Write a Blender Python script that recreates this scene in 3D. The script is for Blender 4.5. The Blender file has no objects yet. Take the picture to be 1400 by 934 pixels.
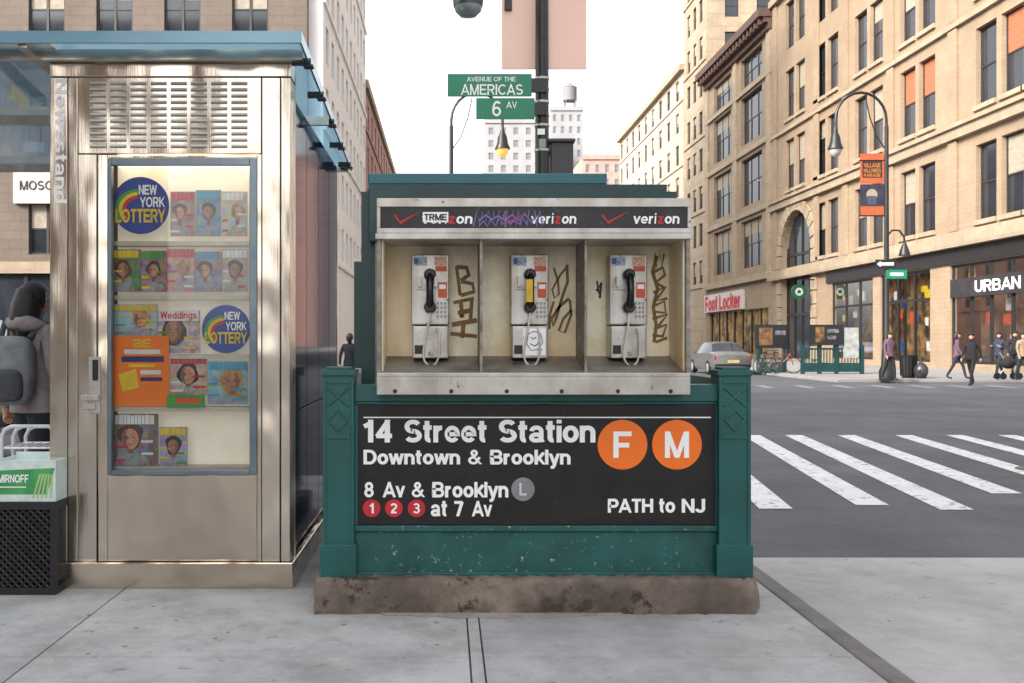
import bpy, bmesh, math, random
from mathutils import Vector, Matrix
random.seed(7)
S=bpy.context.scene; COL=S.collection
F=1361.0; CX=610.0; CY=467.0; H=1.4
def X(px,Y): return (px-CX)/F*Y
def Z(py,Y): return H-(py-CY)/F*Y
R=math.radians
ALB=.9
def lin(c): return tuple(((v/255.)/12.92 if v/255.<=.04045 else ((v/255.+.055)/1.055)**2.4) for v in c)+(1.,)
OFF={}
# ------------------------------------------------------------------ materials
def M(name,c,rough=.6,metal=0.,c2=None,scale=6.,lo=.35,hi=.65,bump=0.,bscale=None,stretch=(1,1,1),emit=0,spots=None,spot_scale=40,spot_r=.1,wear=None,wear_lo=.62,wear_scale=25,rv=0.,spec=.5,brick=None,multi=0,grime=None,alb=1.0,brush=0,streak=None):
    m=bpy.data.materials.new(name); m.use_nodes=True; nt=m.node_tree; N=nt.nodes; L=nt.links
    lc=lambda q: tuple(min(.88,v*ALB*alb) for v in lin(q)[:3])+(1.,)
    b=N['Principled BSDF']; b.inputs['Roughness'].default_value=rough; b.inputs['Metallic'].default_value=metal
    b.inputs['Specular IOR Level'].default_value=spec
    if c2 is None: c2=tuple(v*.86 for v in c)
    tc=N.new('ShaderNodeTexCoord')
    def mapping(s):
        mp=N.new('ShaderNodeMapping'); mp.inputs['Scale'].default_value=s; L.new(tc.outputs['Object'],mp.inputs['Vector']); return mp
    mp0=mapping(stretch)
    def noise(sc,det=8,rg=.62,mp=None):
        n=N.new('ShaderNodeTexNoise'); n.inputs['Scale'].default_value=sc; n.inputs['Detail'].default_value=det; n.inputs['Roughness'].default_value=rg
        L.new((mp or mp0).outputs['Vector'],n.inputs['Vector']); return n
    def ramp(src,l,h):
        r=N.new('ShaderNodeMapRange'); r.inputs['From Min'].default_value=l; r.inputs['From Max'].default_value=h; L.new(src,r.inputs['Value']); return r.outputs['Result']
    def mix(f,a,bb,mode='MIX'):
        x=N.new('ShaderNodeMix'); x.data_type='RGBA'; x.blend_type=mode
        if isinstance(f,float): x.inputs[0].default_value=f
        else: L.new(f,x.inputs[0])
        for s,v in ((6,a),(7,bb)):
            if isinstance(v,tuple): x.inputs[s].default_value=v
            else: L.new(v,x.inputs[s])
        return x.outputs[2]
    n=noise(scale); col=mix(ramp(n.outputs['Fac'],lo,hi),lc(c),lc(c2))
    if multi:
        w=noise(scale*.9,3,.5); hs=N.new('ShaderNodeHueSaturation'); hs.inputs['Saturation'].default_value=2.2; hs.inputs['Value'].default_value=.8; L.new(w.outputs['Color'],hs.inputs['Color']); col=mix(float(multi),col,hs.outputs[0])
    if brick:
        sx=N.new('ShaderNodeSeparateXYZ'); L.new(tc.outputs['Object'],sx.inputs[0]); ad=N.new('ShaderNodeMath'); L.new(sx.outputs[0],ad.inputs[0]); L.new(sx.outputs[1],ad.inputs[1])
        cb=N.new('ShaderNodeCombineXYZ'); L.new(ad.outputs[0],cb.inputs[0]); L.new(sx.outputs[2],cb.inputs[1])
        bt=N.new('ShaderNodeTexBrick'); bt.inputs['Scale'].default_value=1; bt.inputs['Brick Width'].default_value=brick[0]; bt.inputs['Row Height'].default_value=brick[1]; bt.inputs['Mortar Size'].default_value=brick[1]*.06
        bt.inputs['Color1'].default_value=(1,1,1,1); bt.inputs['Color2'].default_value=(.9,.885,.87,1); bt.inputs['Mortar'].default_value=(.8,.78,.76,1); L.new(cb.outputs[0],bt.inputs['Vector']); col=mix(1.0,col,bt.outputs['Color'],'MULTIPLY')
    if streak:
        w=noise(streak[1],6,.6,mapping((1,1,.12))); col=mix(ramp(w.outputs['Fac'],.48,.8),col,lc(streak[0]))
    if wear: 
        w=noise(wear_scale,10,.7); col=mix(ramp(w.outputs['Fac'],wear_lo,wear_lo+.05),col,lc(wear))
    if grime:
        g=noise(grime[1],10,.75); col=mix(ramp(g.outputs['Fac'],.42,.72),col,lc(grime[0]))
    if spots:
        v=N.new('ShaderNodeTexVoronoi'); v.inputs['Scale'].default_value=spot_scale; L.new(mp0.outputs['Vector'],v.inputs['Vector'])
        col=mix(ramp(v.outputs['Distance'],spot_r,spot_r*.6),col,lc(spots))
    L.new(col,b.inputs['Base Color'])
    if rv: 
        mr=N.new('ShaderNodeMapRange'); mr.inputs['To Min'].default_value=max(0,rough-rv); mr.inputs['To Max'].default_value=rough+rv; L.new(n.outputs['Fac'],mr.inputs['Value']); L.new(mr.outputs['Result'],b.inputs['Roughness'])
    if bump:
        bn=noise(bscale or scale*4,6); bu=N.new('ShaderNodeBump'); bu.inputs['Strength'].default_value=bump; bu.inputs['Distance'].default_value=.01
        L.new(bn.outputs['Fac'],bu.inputs['Height']); L.new(bu.outputs['Normal'],b.inputs['Normal'])
    if brush:   # fine vertical grain over slow dents in the sheet
        b1=N.new('ShaderNodeBump'); b1.inputs['Strength'].default_value=brush; b1.inputs['Distance'].default_value=.004; L.new(noise(6,4,.6,mapping((30,30,.5))).outputs['Fac'],b1.inputs['Height'])
        b2=N.new('ShaderNodeBump'); b2.inputs['Strength'].default_value=.9; b2.inputs['Distance'].default_value=.06; L.new(noise(1.5,2,.45,mapping((1.6,1.6,.9))).outputs['Fac'],b2.inputs['Height']); L.new(b1.outputs['Normal'],b2.inputs['Normal']); L.new(b2.outputs['Normal'],b.inputs['Normal'])
    if emit:
        L.new(col,b.inputs['Emission Color']); b.inputs['Emission Strength'].default_value=emit
    return m
def glassmat(name,tint,refl=1.0,body=None,bodyf=0):
    m=bpy.data.materials.new(name); m.use_nodes=True; nt=m.node_tree; N=nt.nodes; L=nt.links; N.remove(N['Principled BSDF']); out=N['Material Output']
    t=N.new('ShaderNodeBsdfTransparent'); t.inputs[0].default_value=lin(tint); g=N.new('ShaderNodeBsdfGlossy'); g.inputs['Roughness'].default_value=.02
    last=t.outputs[0]
    if body:
        d=N.new('ShaderNodeBsdfTranslucent'); d.inputs[0].default_value=lin(body); x=N.new('ShaderNodeMixShader'); x.inputs[0].default_value=bodyf; L.new(last,x.inputs[1]); L.new(d.outputs[0],x.inputs[2]); last=x.outputs[0]
    fr=N.new('ShaderNodeFresnel'); fr.inputs[0].default_value=1.45; mu=N.new('ShaderNodeMath'); mu.operation='MULTIPLY'; mu.inputs[1].default_value=refl; L.new(fr.outputs[0],mu.inputs[0])
    x=N.new('ShaderNodeMixShader'); L.new(mu.outputs[0],x.inputs[0]); L.new(last,x.inputs[1]); L.new(g.outputs[0],x.inputs[2]); L.new(x.outputs[0],out.inputs[0]); return m
conc=[M('sidewalk_concrete_%d'%i,c,.85,0,c2,1.3,.3,.7,.35,60,spots=(104,103,102),spot_scale=4.5,spot_r=.065,wear=(138,138,137),wear_lo=.61,wear_scale=7,grime=((130,130,130),1.9)) for i,(c,c2) in enumerate([((184,185,186),(160,161,163)),((190,191,192),(168,169,171)),((177,178,180),(156,157,160))])]
padm=M('concrete_pad',(184,184,185),.85,0,(162,163,165),1.1,.3,.7,.35,60,spots=(104,103,103),spot_scale=4,spot_r=.055,wear=(142,142,143),wear_lo=.62,wear_scale=5,grime=((142,142,144),1.4))
jointm=M('joint_dirt',(108,106,104),.95,0,(84,80,78))
kerbm=M('kerb_steel',(92,91,92),.7,0,(118,116,112),4,wear=(170,152,100),wear_lo=.66,wear_scale=12,bump=.3)
asph=M('asphalt',(86,88,95),.85,0,(104,106,112),.35,.35,.65,.4,80,wear=(124,126,131),wear_lo=.6,wear_scale=14,grime=((74,76,83),.8),alb=.82)
paintw=M('road_paint',(224,224,226),.7,0,(204,204,207),3,wear=(108,109,115),wear_lo=.56,wear_scale=9,alb=.95)
paintf=M('faded_road_paint',(160,160,163),.7,0,(140,140,144),2,wear=(108,109,115),wear_lo=.52,wear_scale=5,alb=.85)
green=M('green_paint',(20,92,89),.36,0,(14,75,74),3,bump=.08,bscale=30,wear=(96,136,132),wear_lo=.69,wear_scale=40)
greenw=M('green_paint_chipped',(24,94,91),.42,0,(14,70,69),4,bump=.1,bscale=30,wear=(176,190,184),wear_lo=.615,wear_scale=34)
greend=M('green_paint_dark',(14,62,63),.4,0,(10,48,50),3)
teal=M('teal_paint',(34,108,118),.4,0,(28,94,104),3)
signk=M('sign_black_enamel',(30,28,28),.4,0,(40,37,37),5,wear=(92,88,84),wear_lo=.66,wear_scale=45,rv=.1,spec=.3)
white=M('white_lettering',(246,245,242),.5,0,(238,236,232),8,alb=1.2)
orange=M('route_orange',(252,122,12),.45,0,(248,112,10)); redd=M('route_red',(214,30,46),.45); grey=M('route_grey',(140,142,146),.45)
plinthm=M('dirty_plinth',(150,136,124),.95,0,(104,92,84),3.5,.35,.62,.8,25,wear=(60,52,46),wear_lo=.56,wear_scale=6,grime=((86,74,66),4))
steel=M('stainless_steel',(228,216,202),.2,.95,(206,194,180),1.2,.3,.7,stretch=(1,1,.35),rv=.05,brush=.14,alb=.95)
steelh=M('stainless_brushed',(234,219,202),.15,.95,(208,190,172),1.0,.3,.7,stretch=(.8,.8,.5),rv=.06,brush=.14,alb=.97)
alu=M('aluminium_trim',(212,208,202),.42,.6,(176,170,160),5,wear=(104,90,76),wear_lo=.63,wear_scale=14,rv=.1,alb=.9)
aluD=M('aluminium_worn',(158,153,146),.5,.5,(110,103,94),4,stretch=(1,1,3),wear=(66,58,50),wear_lo=.6,wear_scale=9)
panelm=M('stained_panel',(246,234,208),.45,.05,(228,208,172),2.2,.35,.7,wear=(158,122,80),wear_lo=.64,wear_scale=9,rv=.1,streak=((206,178,134),4),grime=((206,178,134),2.2),alb=1.12)
graf=M('brown_ink',(112,82,44),.6,0,(146,112,66),14); purple=M('purple_ink',(132,118,184),.6); redp=M('logo_red',(206,26,34),.5)
darkm=M('dark_rubber',(22,22,24),.45); blackp=M('black_plastic',(18,18,19),.32,0,(28,28,30)); blk=M('black_iron',(26,27,28),.4,.1,(38,38,40))
phonem=M('phone_steel',(212,210,206),.34,.55,(174,167,158),6,wear=(112,90,70),wear_lo=.61,wear_scale=22,streak=((156,140,122),14),alb=.95)
yellow=M('yellow_vinyl',(240,196,20),.5); blue=M('blue_vinyl',(60,96,160),.5); orr=M('orange_vinyl',(226,92,50),.5); keym=M('key_steel',(140,140,140),.35,.5)
cordm=M('steel_cord',(226,222,210),.4,.3)
navy=M('navy_glass_panel',(12,24,44),.07,0,(20,36,60),1.2,spec=.2,bump=.05,bscale=2)
navy.node_tree.nodes['Principled BSDF'].inputs['IOR'].default_value=1.13
bluef=M('blue_grey_frame',(126,140,150),.3,.5,(108,122,132),4,alb=.95)
canopyg=glassmat('canopy_glass',(198,226,238),.8,(126,176,202),.5); clear=glassmat('display_glass',(250,251,251),.7)
edgeg=M('canopy_edge',(134,172,188),.2,.1,(114,156,176),2)
shelfm=M('cream_shelf_glow',(238,230,214),.6,0,(224,212,190),3,emit=.32); shelfe=M('shelf_edge',(206,198,182),.4,.2,(184,174,156),6)  # display back glows faintly, case light put into its material
FA=.66
stonet=M('tan_facade',(206,182,154),.85,0,(184,159,131),.6,.3,.7,.3,8,brick=(.7,.22),alb=FA,grime=((172,148,122),.25)); stoneb=M('buff_facade',(200,178,152),.85,0,(178,156,130),.5,.3,.7,.3,8,brick=(1.4,.5),alb=FA,grime=((168,146,122),.25))
trimm=M('pale_stone_trim',(216,197,170),.8,0,(196,176,150),1.2,bump=.3,bscale=6,brick=(2.6,1.2),alb=FA,grime=((178,158,134),.4)); cornm=M('brown_cornice',(116,88,76),.7,0,(96,72,62),1,alb=FA)
leftm=M('taupe_stone',(160,144,132),.85,0,(142,126,114),.5,bump=.3,bscale=8,brick=(1.2,.45),alb=.52); pinkm=M('washed_out_pink_brick',(253,243,240),.85,0,(248,232,226),.7,alb=1.1); redb=M('red_brown_brick',(196,154,144),.85,0,(178,136,126),.5,brick=(.8,.3),alb=.95); farw=M('far_hazy_wall',(190,189,191),.9,0,(178,177,179),.2,alb=.62)  # pink brick whitened: overexposed, washed-out brightness put into its colour
cream=M('cream_brick',(222,206,186),.85,0,(208,190,168),.4,brick=(.8,.3),alb=.72)
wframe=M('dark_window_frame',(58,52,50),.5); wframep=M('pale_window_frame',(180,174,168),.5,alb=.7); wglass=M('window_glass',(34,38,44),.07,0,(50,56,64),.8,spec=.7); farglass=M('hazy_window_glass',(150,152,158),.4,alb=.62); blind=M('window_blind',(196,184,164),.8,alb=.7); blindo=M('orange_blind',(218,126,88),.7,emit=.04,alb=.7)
shopin=M('lit_shop_interior',(190,152,92),.8,0,(66,52,46),1.3,.4,.6,emit=.25,wear=(180,84,60),wear_lo=.62,wear_scale=2.2,alb=.7); shopg=M('grey_shop_interior',(150,132,96),.8,0,(60,58,60),1.3,.4,.6,emit=.3,wear=(226,184,60),wear_lo=.6,wear_scale=1.6,alb=.7); shopd=M('dark_shopfront',(48,46,48),.4,.1,alb=.8); shopgr=M('grey_glazed_transom',(66,66,70),.15,0,(54,54,58),1,alb=.9)
skin=M('skin',(206,158,132),.55,0,(196,146,120)); hairm=M('dark_hair',(36,28,24),.5,0,(22,17,15),30,bump=.6,bscale=60); eyem=M('eye_dark',(20,18,18),.2)
def cloth(n,c): return M(n,c,.9,0,tuple(v*.8 for v in c),9,bump=.25,bscale=40)
# ------------------------------------------------------------------ mesh builder
class MB:
    def __init__(s): s.bm=bmesh.new()
    def face(s,p,m=0):
        f=s.bm.faces.new([s.bm.verts.new(q) for q in p]); f.material_index=m; return f
    def box(s,x0,x1,y0,y1,z0,z1,m=0):
        v=[s.bm.verts.new((x,y,z)) for x in (x0,x1) for y in (y0,y1) for z in (z0,z1)]
        for q in ((0,1,3,2),(4,6,7,5),(0,4,5,1),(2,3,7,6),(0,2,6,4),(1,5,7,3)):
            f=s.bm.faces.new([v[i] for i in q]); f.material_index=m
        return s
    def pbox(s,a,b,c,d,Y,dep,m=0): return s.box(X(a,Y),X(b,Y),Y,Y+dep,Z(d,Y),Z(c,Y),m)
    def prism(s,poly,d,m=0):
        d=Vector(d); a=[s.bm.verts.new(p) for p in poly]; b=[s.bm.verts.new(Vector(p)+d) for p in poly]; n=len(a)
        fs=[s.bm.faces.new(a[::-1]),s.bm.faces.new(b)]+[s.bm.faces.new((a[i],a[(i+1)%n],b[(i+1)%n],b[i])) for i in range(n)]
        for f in fs: f.material_index=m
    def disc(s,cx,cz,r,y,dep,m=0,n=40,rz=None): s.prism([(cx+r*math.cos(2*math.pi*i/n),y,cz+(rz or r)*math.sin(2*math.pi*i/n)) for i in range(n)],(0,dep,0),m)
    def tube(s,pts,r,n=8,m=0):
        pts=[Vector(p) for p in pts]; k=len(pts); rs=r if isinstance(r,(list,tuple)) else [r]*k
        up=None; rings=[]
        for i,p in enumerate(pts):
            t=(pts[min(i+1,k-1)]-pts[max(i-1,0)]).normalized()
            if up is None: up=t.orthogonal().normalized()
            up=(up-t*up.dot(t)).normalized(); w=t.cross(up)
            rings.append([s.bm.verts.new(p+(up*math.cos(2*math.pi*j/n)+w*math.sin(2*math.pi*j/n))*rs[i]) for j in range(n)])
        fs=[s.bm.faces.new((rings[i][j],rings[i][(j+1)%n],rings[i+1][(j+1)%n],rings[i+1][j])) for i in range(k-1) for j in range(n)]
        fs+=[s.bm.faces.new(rings[0][::-1]),s.bm.faces.new(rings[-1])]
        for f in fs: f.material_index=m
    def lathe(s,c,prof,n=20,m=0): s.tube([(c[0],c[1],c[2]+z+i*1e-6) for i,(r,z) in enumerate(prof)],[max(r,1e-4) for r,z in prof],n,m)
    def rib(s,pts,w,y,m=0):
        k=len(pts); pts=[Vector((p[0],p[1])) for p in pts]; L=[];Rr=[]
        for i in range(k):
            t=(pts[min(i+1,k-1)]-pts[max(i-1,0)]).normalized(); n=Vector((-t.y,t.x))*w/2
            L.append(s.bm.verts.new((pts[i].x+n.x,y,pts[i].y+n.y))); Rr.append(s.bm.verts.new((pts[i].x-n.x,y,pts[i].y-n.y)))
        for i in range(k-1):
            f=s.bm.faces.new((L[i],L[i+1],Rr[i+1],Rr[i])); f.material_index=m
    def ball(s,c,r,sc=(1,1,1),m=0,seg=14):
        o=bmesh.ops.create_uvsphere(s.bm,u_segments=seg,v_segments=seg//2+2,radius=r)
        for v in o['verts']: v.co=Vector((v.co.x*sc[0]+c[0],v.co.y*sc[1]+c[1],v.co.z*sc[2]+c[2]))
        for f in {f for v in o['verts'] for f in v.link_faces}: f.material_index=m
        return o['verts']
    def build(s,name,mats,parent=None,smooth=False,bevel=0,weld=False):
        bm=s.bm
        if weld: bmesh.ops.remove_doubles(bm,verts=bm.verts,dist=1e-5)
        bmesh.ops.recalc_face_normals(bm,faces=bm.faces)
        if parent is not None: off=OFF[parent.name]
        else:
            xs=[v.co for v in bm.verts]; off=Vector(((min(v.x for v in xs)+max(v.x for v in xs))/2,(min(v.y for v in xs)+max(v.y for v in xs))/2,min(v.z for v in xs)))
        bmesh.ops.translate(bm,verts=bm.verts,vec=-off)
        me=bpy.data.meshes.new(name); bm.to_mesh(me); bm.free()
        for m in (mats if isinstance(mats,(list,tuple)) else [mats]): me.materials.append(m)
        if smooth: me.shade_smooth(); me.set_sharp_from_angle(angle=R(40))
        o=bpy.data.objects.new(name,me); COL.objects.link(o); OFF[o.name]=off
        if parent is not None: o.parent=parent
        else: o.location=off
        if bevel:
            b=o.modifiers.new('bevel','BEVEL'); b.width=bevel; b.segments=2; b.limit_method='ANGLE'; b.angle_limit=R(50)
        return o
def tag(o,label,cat,group=None):
    o['label']=label; o['category']=cat
    if group: o['group']=group
    return o
def T(name,label,cat,loc,group=None):
    o=bpy.data.objects.new(name,None); COL.objects.link(o); o.location=loc; o.empty_display_size=.2; OFF[o.name]=Vector(loc); return tag(o,label,cat,group)
def ST(o): o['kind']='structure'; return o
# ---- grotesque stroke lettering
def A_(cx,cy,rx,ry,a,b):
    n=max(3,int(abs(b-a)/10)); return [(cx+rx*math.cos(R(a+(b-a)*i/n)),cy+ry*math.sin(R(a+(b-a)*i/n))) for i in range(n+1)]
def E_(cx,cy,rx,ry): return ('c',A_(cx,cy,rx,ry,0,360)[:-1])
l_,u_=.09,.91; arch_n=[(.09,.36)]+A_(.3,.43,.21,.22,165,0)+[(.51,0)]
SS=lambda cx,cu,cl,rx,ru,rl: A_(cx,cu,rx,ru,28,270)+A_(cx,cl,rx*1.06,rl,90,-152)
GL={'A':(.76,[[(.03,-.05),(.40,1.05)],[(.73,-.05),(.36,1.05)],[(.16,.3),(.6,.3)]]),
'B':(.73,[('c',[(.09,.09),(.09,.91),(.4,.91)]+A_(.42,.71,.18,.2,80,-80)+[(.4,.51),(.09,.51)]),[(.4,.51)]+A_(.44,.3,.2,.21,80,-80)+[(.4,.09),(.09,.09)],[(.09,.5),(.09,.0)]]),
'C':(.8,[A_(.42,.5,.33,.41,42,318)]),'D':(.76,[('c',[(.09,l_),(.09,u_),(.3,u_)]+A_(.34,.5,.33,.41,80,-80)+[(.3,l_)])]),
'E':(.66,[[(.65,u_),(.09,u_),(.09,l_),(.66,l_)],[(.09,.5),(.6,.5)]]),'F':(.62,[[(.62,u_),(.09,u_),(.09,0)],[(.09,.48),(.54,.48)]]),
'G':(.82,[A_(.42,.5,.33,.41,42,345)+[(.74,.45),(.46,.45)],[(.74,.45),(.74,0)]]),'H':(.72,[[(.09,0),(.09,1)],[(.63,0),(.63,1)],[(.09,.52),(.63,.52)]]),
'I':(.18,[[(.09,0),(.09,1)]]),'J':(.56,[[(.46,1),(.46,.34)]+A_(.27,.3,.19,.21,0,-175)]),'K':(.7,[[(.09,0),(.09,1)],[(.66,1.05),(.12,.4)],[(.26,.56),(.68,-.05)]]),
'L':(.6,[[(.09,1),(.09,l_),(.6,l_)]]),'M':(.86,[[(.09,0),(.09,1)],[(.77,0),(.77,1)],[(.1,1.05),(.43,-.02)],[(.76,1.05),(.43,-.02)]]),'N':(.72,[[(.09,0),(.09,1)],[(.63,0),(.63,1)],[(.08,1.05),(.64,-.05)]]),
'O':(.84,[E_(.42,.5,.33,.41)]),'P':(.68,[[(.09,0),(.09,u_),(.38,u_)]+A_(.4,.68,.2,.23,80,-80)+[(.38,.45),(.09,.45)]]),
'R':(.72,[[(.09,0),(.09,u_),(.4,u_)]+A_(.42,.69,.2,.22,80,-80)+[(.4,.47),(.09,.47)],[(.38,.5),(.63,-.02)]]),'S':(.7,[SS(.35,.7,.295,.25,.21,.2)]),
'T':(.62,[[(0,u_),(.62,u_)],[(.31,u_),(.31,0)]]),'U':(.72,[[(.09,1),(.09,.36)]+A_(.36,.35,.27,.26,180,360)+[(.63,1)]]),'V':(.7,[[(.05,1.05),(.37,-.05)],[(.65,1.05),(.33,-.05)]]),
'W':(.98,[[(.06,1.05),(.27,-.05)],[(.23,-.05),(.51,1.0)],[(.47,1.0),(.75,-.05)],[(.71,-.05),(.92,1.05)]]),'Y':(.7,[[(.04,1.05),(.36,.4)],[(.66,1.05),(.34,.4)],[(.35,.48),(.35,0)]]),
'a':(.6,[[(.1,.5)]+A_(.29,.49,.19,.165,165,0)+[(.48,.14),(.53,.0)],E_(.28,.215,.19,.135)]),'c':(.56,[A_(.31,.37,.22,.28,42,318)]),'d':(.6,[E_(.3,.37,.21,.28),[(.51,0),(.51,1)]]),
'e':(.62,[[(.12,.365),(.53,.365)]+A_(.31,.37,.22,.28,8,322)]),'g':(.6,[E_(.3,.38,.21,.27),[(.51,.74),(.51,0)]+A_(.3,-.03,.21,.16,-10,-160)]),'h':(.6,[[(.09,0),(.09,1)],arch_n]),
'i':(.18,[[(.09,0),(.09,.74)],[(.09,.84),(.09,1)]]),'k':(.56,[[(.09,0),(.09,1)],[(.54,.8),(.12,.28)],[(.24,.44),(.56,-.05)]]),'l':(.18,[[(.09,0),(.09,1)]]),'n':(.6,[[(.09,0),(.09,.74)],arch_n]),
'o':(.62,[E_(.31,.37,.22,.28)]),'r':(.4,[[(.09,0),(.09,.74)],[(.09,.36)]+A_(.33,.39,.24,.26,165,85)]),'s':(.56,[SS(.28,.515,.23,.185,.135,.14)]),'t':(.38,[[(.17,.95),(.17,.22)]+A_(.29,.21,.12,.12,180,280),[(.01,.66),(.36,.66)]]),
'u':(.6,[[(.09,.74),(.09,.3)]+A_(.3,.3,.21,.21,180,345),[(.51,0),(.51,.74)]]),'v':(.58,[[(.06,.8),(.31,-.05)],[(.52,.8),(.27,-.05)]]),'w':(.84,[[(.06,.8),(.24,-.05)],[(.22,-.05),(.44,.8)],[(.4,.8),(.62,-.05)],[(.6,-.05),(.78,.8)]]),
'y':(.58,[[(.06,.8),(.31,0)],[(.53,.8),(.27,-.12),(.2,-.19),(.08,-.19)]]),'z':(.5,[[(.03,.65),(.4,.65)],[(.4,.7),(.1,.05)],[(.06,.09),(.48,.09)]]),
'1':(.42,[[(.31,0),(.31,1)],[(.31,.84),(.06,.7)]]),'2':(.64,[A_(.33,.69,.23,.22,165,-30)+[(.14,.16)],[(.06,.09),(.6,.09)]]),'3':(.64,[A_(.32,.71,.2,.2,155,-80)+[(.24,.515)],A_(.32,.3,.23,.21,80,-155)]),
'4':(.66,[[(.46,0),(.46,1)],[(.5,1.03),(.08,.26)],[(.04,.29),(.64,.29)]]),'6':(.64,[E_(.33,.32,.23,.23),A_(.37,.45,.27,.46,48,182)]),'7':(.6,[[(.03,u_),(.54,u_)],[(.52,.95),(.24,-.02)]]),'8':(.64,[E_(.32,.71,.19,.2),E_(.32,.3,.23,.21)]),
'&':(.76,[[(.74,-.02),(.25,.6)],E_(.35,.77,.135,.155),[(.45,.64),(.24,.47)],[(.3,.5)]+A_(.31,.28,.23,.2,115,315)+[(.66,.5)]])}
def tx(s,o,u,v,n,W,Hh,parent,mat,bold=.02,name='lettering',shear=0):
    t0=.14 if bold<=.012 else (.178 if bold<.025 else (.2 if bold<.05 else .24)); o,u,v,n=Vector(o),Vector(u),Vector(v),Vector(n)
    cur=0; V=[];Fc=[];k=0
    for ch in s:
        if ch==' ': cur+=.3; continue
        w,sts=GL[ch]; t=t0*(.78 if ch=='&' else .92 if ch in 'aesgB83' else 1)
        hi=1 if (ch.isupper() or ch.isdigit() or ch in 'dhklit&') else .745; lo=-.3 if ch in 'gy' else 0
        for st in sts:
            closed=isinstance(st,tuple); pts=[Vector(p) for p in (st[1] if closed else st)]; m=len(pts); base=len(V); k+=1
            for i in range(m):
                a=pts[i-1] if (i>0 or closed) else None; c=pts[(i+1)%m] if (i<m-1 or closed) else None
                d1=(pts[i]-a).normalized() if a is not None else None; d2=(c-pts[i]).normalized() if c is not None else None
                d=(d1 or d2) if (d1 is None or d2 is None) else (d1+d2).normalized(); sc=1 if (d1 is None or d2 is None) else min(1.6,1/max(.3,d.dot(d1)))
                q=Vector((-d.y,d.x))*t/2*sc
                for e in (pts[i]+q,pts[i]-q): y=min(hi,max(lo,e.y)); V.append((cur+e.x+shear*y,y,k))
            for i in range(m if closed else m-1): j=(i+1)%m; Fc.append((base+2*i,base+2*j,base+2*j+1,base+2*i+1))
        cur+=w+.06
    x0=min(q[0] for q in V); x1=max(q[0] for q in V); y0=min(q[1] for q in V); y1=max(q[1] for q in V); off=OFF[parent.name]; ep=max(.00012,Hh*.0012)
    P=[o+u*((q[0]-x0)/(x1-x0)*W)+v*((q[1]-y0)/(y1-y0)*Hh)+n*(ep*(q[2]%7))-off for q in V]
    me=bpy.data.meshes.new(name); me.from_pydata([tuple(p) for p in P],[],Fc); me.materials.append(mat)
    r=bpy.data.objects.new(name,me); COL.objects.link(r); r.parent=parent; OFF[r.name]=off; return r
def tp(s,a,b,c,d,Y,parent,mat=None,bold=.02,shear=0,name='lettering'):
    return tx(s,(X(a,Y),Y,Z(d,Y)),(1,0,0),(0,0,1),(0,-1,0),X(b,Y)-X(a,Y),Z(c,Y)-Z(d,Y),parent,mat or white,bold,name,shear)
# ------------------------------------------------------------------ ground
b=MB(); b.face([(-1500,-1500,-.1),(1500,-1500,-.1),(1500,2500,-.1),(-1500,2500,-.1)]); ST(b.build('road',asph))
b=MB(); b.box(-30,1.82,-12,10.4,-.099,-.014); ST(b.build('sidewalk_base',jointm))
xe=[-30,-26.2,-22.4,-18.6,-14.8,-11.4,-8.2,-5,-1.82,.105,.165,1.82]; ye=[-12,-8,-4,-.6,2.1,4.42,7.4,10.4]
b=MB()
for i in range(len(xe)-1):
    for j in range(len(ye)-1):
        g=.004; b.box(xe[i]+g,xe[i+1]-g,ye[j]+g,ye[j+1]-g,-.013,0,(i*2+j*3+(i*j)%2)%3)
ST(b.build('sidewalk',conc,bevel=.003))
b=MB(); b.box(1.82,1.935,-12,10.4,-.098,.003); ST(b.build('kerb',kerbm,bevel=.015))
b=MB()
for a,c in ((1.935,5.2),(5.21,9),(9.01,13),(13.01,60)): b.box(a,c,-12,6.62,-.097,-.035)
ST(b.build('concrete_pavement',padm,bevel=.01))
b=MB(); b.box(14.2,24.6,36.2,240,-.099,.03); b.box(-60,-1.6,43,240,-.099,.03); ST(b.build('far_sidewalk',M('far_concrete',(172,170,168),.9,0,(154,152,151),.5,alb=.7),bevel=.02))
b=MB()
for xt,yb in ((3.95,8.9),(4.87,9.1),(5.55,8.85),(6.39,9.8),(7.3,9.6),(8.12,9.8),(8.95,10),(9.8,10)):
    yt=15.9; x2=xt-.143*(yt-yb); b.face([(x2-.15,yb,-.094),(x2+.15,yb,-.094),(xt+.14,yt,-.094),(xt-.14,yt,-.094)])
ST(b.build('crosswalk_marking',paintw))
b=MB()
for k in range(10): b.face([(9+k*1.3,32,-.094),(9.3+k*1.3,32,-.094),(9.5+k*1.3,34,-.094),(9.2+k*1.3,34,-.094)])
ST(b.build('far_crosswalk_marking',paintf))
for i,(x,y,r,l) in enumerate([(7.0,11.6,.33,'round iron manhole cover in the road beyond the white crosswalk bars'),(5.45,8.75,.3,'round iron manhole cover nearest the concrete pavement edge')]):
    b=MB(); b.lathe((x,y,-.096),[(r,0),(r,.006),(r*.93,.009),(r*.9,.006),(.01,.006)],28); tag(b.build('manhole_cover',M('cast_iron_%d'%i,(86,82,80),.6,.2,(104,98,92),20)),l,'manhole cover')
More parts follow.
